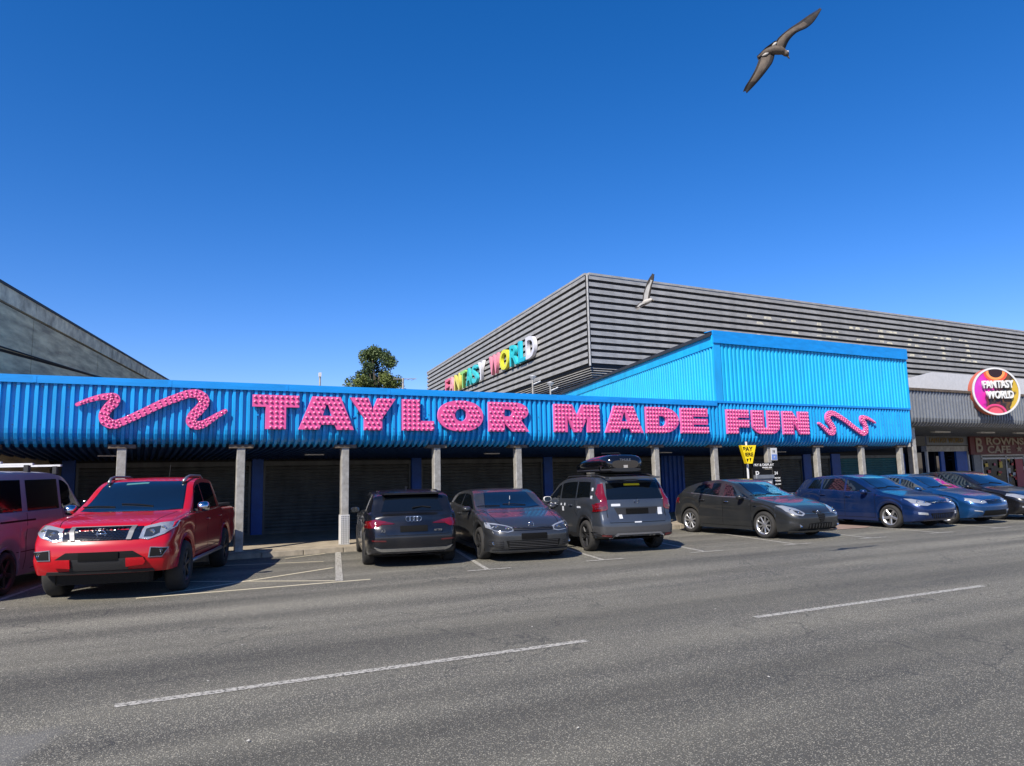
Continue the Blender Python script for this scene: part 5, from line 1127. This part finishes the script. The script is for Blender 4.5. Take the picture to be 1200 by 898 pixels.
c.front('headlight', [(.5, .85), (.9, .9), (.9, 1.1), (.55, 1.05)], M['lens'], True); c.rear('tail_light', [(.78, .9), (.93, .9), (.93, 1.5), (.8, 1.5)], M['red'], True); c.rear('rear_window', [(-.65, 1.28), (.65, 1.28), (.6, 1.75), (-.6, 1.75)], M['glass'])
for u in (1.75, 2.9, 4.0):
    b = MB(); b.box(c.fo-u-.035, c.fo-u+.035, -.82, .82, 2.035, 2.07, bev=.01); o = b.build('roof_bar', M['white'], c.root)
    for sg in (1, -1): q = MB(); q.box(c.fo-u-.05, c.fo-u+.05, sg*.72-.04, sg*.72+.04, 1.9, 2.04, bev=.01); q.build('bar_foot', M['plastic'], o)
# ------------------------------------------------------------ pay signs
ps = empty('pay_sign', (17.75, 17.25, .1), math.radians(-14), 'yellow tapered pay here sign on a thin white post', 'sign')
b = MB(); b.tube([(0, 0.03, 0), (0, .03, 2.52)], .035, 8); b.build('post', M['white'], ps)
b = MB(); b.prism([(-.30, 2.40), (-.13, 1.80), (.16, 1.80), (.33, 2.40)], -.02, 0); b.build('panel', M['yellow'], ps)
b = MB(); b.prism([(-.30, 2.40), (-.13, 1.80), (-.10, 1.80), (-.27, 2.40)], -.16, -.022); b.build('side_panel', M['yellow'], ps)
for t_, s_, x_, z_ in (('PAY', .20, -.17, 2.21), ('HERE', .17, -.19, 2.04)): o = text_mesh(t_, s_, .003, M['black'], 'lettering', ps, bold=.004); o.location = (x_, -.026, z_)
b = MB(); b.prism([(-.08, 1.96), (.02, 1.96), (-.03, 1.84)], -.03, -.022); b.prism([(.06, 1.98), (.12, 1.98), (.08, 1.86)], -.03, -.022); b.build('arrow', M['black'], ps)
pb = empty('pay_board', (18.45, 17.2, .1), math.radians(-10), 'black pay and display board with white writing beside the yellow sign', 'sign')
b = MB(); b.box(-.48, .62, 0, .05, 1.62, 1.82, bev=.012); b.box(-.5, .30, 0, .28, .9, 1.6, bev=.02); b.box(.32, .66, 0, .05, .5, 1.66, bev=.012); b.build('panel', M['black'], pb)
b = MB(); b.box(-.42, .22, -.12, .30, .0, 1.30, bev=.03); b.box(-.46, .26, -.16, .3, 1.3, 1.42, bev=.03); b.build('machine', M['gcan'], pb)
b = MB(); b.box(-.30, -.06, -.126, -.115, .95, 1.2); b.box(.0, .14, -.126, -.115, 1.0, 1.2); b.build('machine_screen', M['white'], pb)
for t_, s_, x_, z_, xs_ in (('PAY & DISPLAY', .115, -.45, 1.71, 1.05), ('PARKING AREA', .055, -.1, 1.64, 1.0), ('P', .3, -.48, 1.34, 1.0), ('24', .14, .36, 1.42, 1.0), ('PAY BY', .07, .36, 1.28, 1.0), ('PHONE', .07, .36, 1.19, 1.0), ('ALL DAY', .06, .36, 1.08, 1.0), ('£6', .17, .38, .86, 1.0), ('NO REFUNDS', .04, .35, .76, 1.0)):
    o = text_mesh(t_, s_, .003, M['wtext'], 'lettering', pb, xs=xs_, bold=.002); o.location = (x_, -.006 if x_ > -.47 or z_ > 1.5 else -.13, z_)
nb = empty('notice_plate', (19.20, 17.42, 0), 0, 'small white and blue notice plate fixed to the post behind the pay board', 'notice')
b = MB(); b.box(-.17, .12, 0, .02, 2.0, 2.42, bev=.004); b.build('plate', M['white'], nb); b = MB(); b.box(-.15, .10, -.004, 0, 2.02, 2.2); b.build('blue_panel', mat('notice_blue', srgb(120, 150, 215), .5), nb)
o = text_mesh('18', .12, .002, M['black'], 'lettering', nb, bold=.003); o.location = (-.11, -.003, 2.26)
o = text_mesh('P', .12, .002, M['white'], 'lettering', nb); o.location = (-.06, -.007, 2.06)
# ------------------------------------------------------------ gulls
M['gull'] = mat('gull_brown_grey', (.15, .115, .085), .8, noise=.45, nscale=9, dirt=(.06, .045, .035)); M['gulld'] = mat('gull_dark_feather', (.035, .028, .024), .8, noise=.5, nscale=16); M['gullw'] = mat('gull_white', (.62, .58, .52), .8, noise=.2); M['beak'] = mat('gull_beak', (.12, .09, .05), .5)
def wing(parent, lead, trail, base, m_in, m_out, split, thick=.012, nz=1.0, name='wing'):
    """lead/trail: matching lists of (x,y,z) along the span; feathers at the trailing edge beyond split"""
    n = len(lead); K = 6; b = MB(); L = crom([tuple(p) for p in lead], 3); T = crom([tuple(p) for p in trail], 3); n = len(L)
    for i in range(n):
        a, c = Vector(L[i]), Vector(T[i])
        for s_ in (1, -1):
            for k in range(K+1):
                t = k/K; th = thick*(1-i/n*.8)*math.sin(math.pi*min(1, t*.8+.12))**1*(1-t*.6); p = a.lerp(c, t)+Vector((0, 0, s_*th+.02*math.sin(math.pi*t)*(1-i/n)))
                b.v.append(tuple(p))
    w_ = 2*(K+1)
    for i in range(n-1):
        for s_ in (0, 1):
            for k in range(K):
                q = (i*w_+s_*(K+1)+k, i*w_+s_*(K+1)+k+1, (i+1)*w_+s_*(K+1)+k+1, (i+1)*w_+s_*(K+1)+k); b.f.append(q if s_ else tuple(reversed(q))); b.m.append(0 if i/n < split and k > 1 else 1)
        for k in (0, K):
            q = (i*w_+k, (i+1)*w_+k, (i+1)*w_+K+1+k, i*w_+K+1+k); b.f.append(q); b.m.append(1 if k == 0 else 2)
    me = b.mesh(name, [m_in, m_out, M['gullw']], True); bm = bmesh.new(); bm.from_mesh(me); bmesh.ops.recalc_face_normals(bm, faces=bm.faces); bm.to_mesh(me); bm.free()
    o = link(bpy.data.objects.new(name, me), parent)
    f = MB()
    for q_ in range(int(n*.15)*4, (n-1)*4):
        i = q_//4; fr = q_/4-i; c = Vector(T[i]).lerp(Vector(T[i+1]), fr); a = Vector(L[i]).lerp(Vector(L[i+1]), fr); sp_ = (Vector(L[min(i+1, n-1)])-Vector(L[max(i-1, 0)])).normalized(); u = (i+fr)/n; d = ((c-a).normalized()*(1-.75*max(0, u-.4)/.6)+sp_*(1.4*max(0, u-.35))).normalized(); l = (c-a).length*.14+.035*max(0, u-.35)+.004; wv = sp_*.012
        for z_ in (.002, -.002): f.add([c-d*.03-wv+Vector((0, 0, z_)), c-d*.03+wv+Vector((0, 0, z_)), c+d*l*.8+wv*.7+Vector((0, 0, z_)), c+d*l+Vector((0, 0, z_)), c+d*l*.8-wv*.8+Vector((0, 0, z_))], [(0, 1, 2, 3, 4)])
    f.build('flight_feather', M['gulld'] if m_out is M['gulld'] else m_out, o)['kind'] = 'stuff'
    return o
def gull_body(parent, ax, mats_):
    """ax: list of (x,y,z,r) from tail to head"""
    P = crom(ax, 3); b = MB(); b.tube([p[:3] for p in P], [p[3] for p in P], 12); o = b.build('body', mats_, parent, smooth=True); return o
def Z(x, y, z=0, k=.00145): return ((x-450)*k*1.0, -(y-434)*k*1.0, z)
k0 = 9/831/7.483*1.0
def Z1(x, y, z=0): return ((x-330)*k0, -(y-434)*k0, z)
gl = bpy.data.objects.new('seagull', None); link(gl); pos = Vector((6.903, 5.843, 6.957)); gl.matrix_world = Matrix.Translation(pos) @ RC.to_4x4()
# shift so that Z1 origin (px 904.1,58) projects to its place
tag(gl, 'large brown-grey gull gliding high at the top right, wings spread', 'seagull', 'gulls in flight')
gb_ = gull_body(gl, [(*Z1(205, 505, 0), .012), (*Z1(240, 482, 0), .032), (*Z1(290, 458, .01), .047), (*Z1(350, 446, .015), .056), (*Z1(400, 450, .01), .050), (*Z1(432, 460, 0), .036), (*Z1(452, 474, 0), .036), (*Z1(464, 490, 0), .02)], M['gull'])
b = MB(); P_ = [Z1(462, 488), Z1(472, 505), Z1(480, 520, .004)]; b.tube(P_, [.014, .011, .003], 8); b.build('beak', M['beak'], gb_, smooth=True)
b = MB(); b.tube([Z1(442, 452, -.0), Z1(456, 462, .004), Z1(464, 482, .006)], [.012, .030, .014], 10); b.build('head_patch', M['gullw'], gb_, smooth=True)
b = MB(); b.tube([Z1(458, 470, .028), Z1(460, 473, .032)], .006, 6); b.build('eye', M['black'], gb_)
b = MB(); b.add([Z1(260, 430, .03), Z1(350, 365, .03), Z1(372, 375, .0), Z1(300, 480, -.02), Z1(205, 525, 0), Z1(196, 492, 0), Z1(215, 478, .02)], [(0, 1, 2, 3, 4, 5, 6)]); b.add([Z1(260, 430, .022), Z1(350, 365, .022), Z1(372, 375, -.008), Z1(300, 480, -.028), Z1(205, 525, -.008), Z1(196, 492, -.008), Z1(215, 478, .012)], [(6, 5, 4, 3, 2, 1, 0)]); b.build('tail', M['gulld'], gl)
b = MB(); b.tube([Z1(235, 500, .02), Z1(262, 490, .04), Z1(285, 480, .04)], [.008, .018, .008], 8); b.tube([Z1(325, 412, .02), Z1(345, 398, .03), Z1(360, 380, .02)], [.01, .02, .008], 8); b.build('rump_patch', M['gullw'], gl, smooth=True)
wing(gl, [Z1(442, 430, 0), Z1(470, 365, .03), Z1(530, 305, .05), Z1(622, 258, .03), Z1(700, 185, 0), Z1(776, 66, -.04)], [Z1(345, 425, 0), Z1(385, 350, .03), Z1(470, 278, .05), Z1(560, 222, .03), Z1(660, 145, 0), Z1(768, 66, -.04)], 0, M['gull'], M['gulld'], .62)
wing(gl, [Z1(352, 476, 0), Z1(326, 555, .03), Z1(282, 620, .05), Z1(215, 705, .03), Z1(160, 765, 0), Z1(112, 812, -.03)], [Z1(236, 490, 0), Z1(214, 556, .03), Z1(178, 635, .05), Z1(140, 705, .03), Z1(110, 755, 0), Z1(100, 790, -.03)], 0, M['gull'], M['gulld'], .62)
k2 = 16/831/14.96
def Z2(x, y, z=0): return ((x-567)*k2, -(y-524)*k2, z)
g2 = bpy.data.objects.new('seagull', None); link(g2); g2.matrix_world = Matrix.Translation((9.985, 12.391, 5.662)) @ RC.to_4x4(); tag(g2, 'smaller white gull banking in front of the grey hall, one wing up', 'seagull', 'gulls in flight')
gb_ = gull_body(g2, [(*Z2(470, 720, -.2), .01), (*Z2(500, 700, -.12), .04), (*Z2(545, 665, 0), .062), (*Z2(585, 650, .08), .055), (*Z2(615, 635, .14), .038), (*Z2(632, 640, .17), .022)], M['gullw'])
b = MB(); b.tube([Z2(632, 640, .17), Z2(652, 650, .2), Z2(658, 664, .21)], [.012, .009, .003], 6); b.build('beak', M['beak'], gb_, smooth=True)
b = MB(); b.add([Z2(500, 690, -.12), Z2(520, 720, -.12), Z2(430, 790, -.28), Z2(412, 770, -.28)], [(0, 1, 2, 3)]); b.add([Z2(500, 690, -.13), Z2(520, 720, -.13), Z2(430, 790, -.29), Z2(412, 770, -.29)], [(3, 2, 1, 0)]); b.build('tail', M['gullw'], g2)
M['gullg'] = mat('gull_pale_grey', (.42, .41, .39), .8, noise=.2)
wing(g2, [Z2(600, 640, .05), Z2(628, 500, .05), Z2(655, 370, .03), Z2(688, 280, 0), Z2(705, 165, -.03)], [Z2(510, 650, -.05), Z2(530, 500, -.05), Z2(568, 380, -.03), Z2(615, 270, 0), Z2(680, 165, -.03)], 0, M['gullg'], M['gulld'], .62)
wing(g2, [Z2(560, 690, .05), Z2(470, 730, .15), Z2(400, 770, .25), Z2(335, 800, .3)], [Z2(500, 660, -.05), Z2(430, 690, .1), Z2(385, 735, .2), Z2(328, 792, .28)], 0, M['gullg'], M['gulld'], .7)
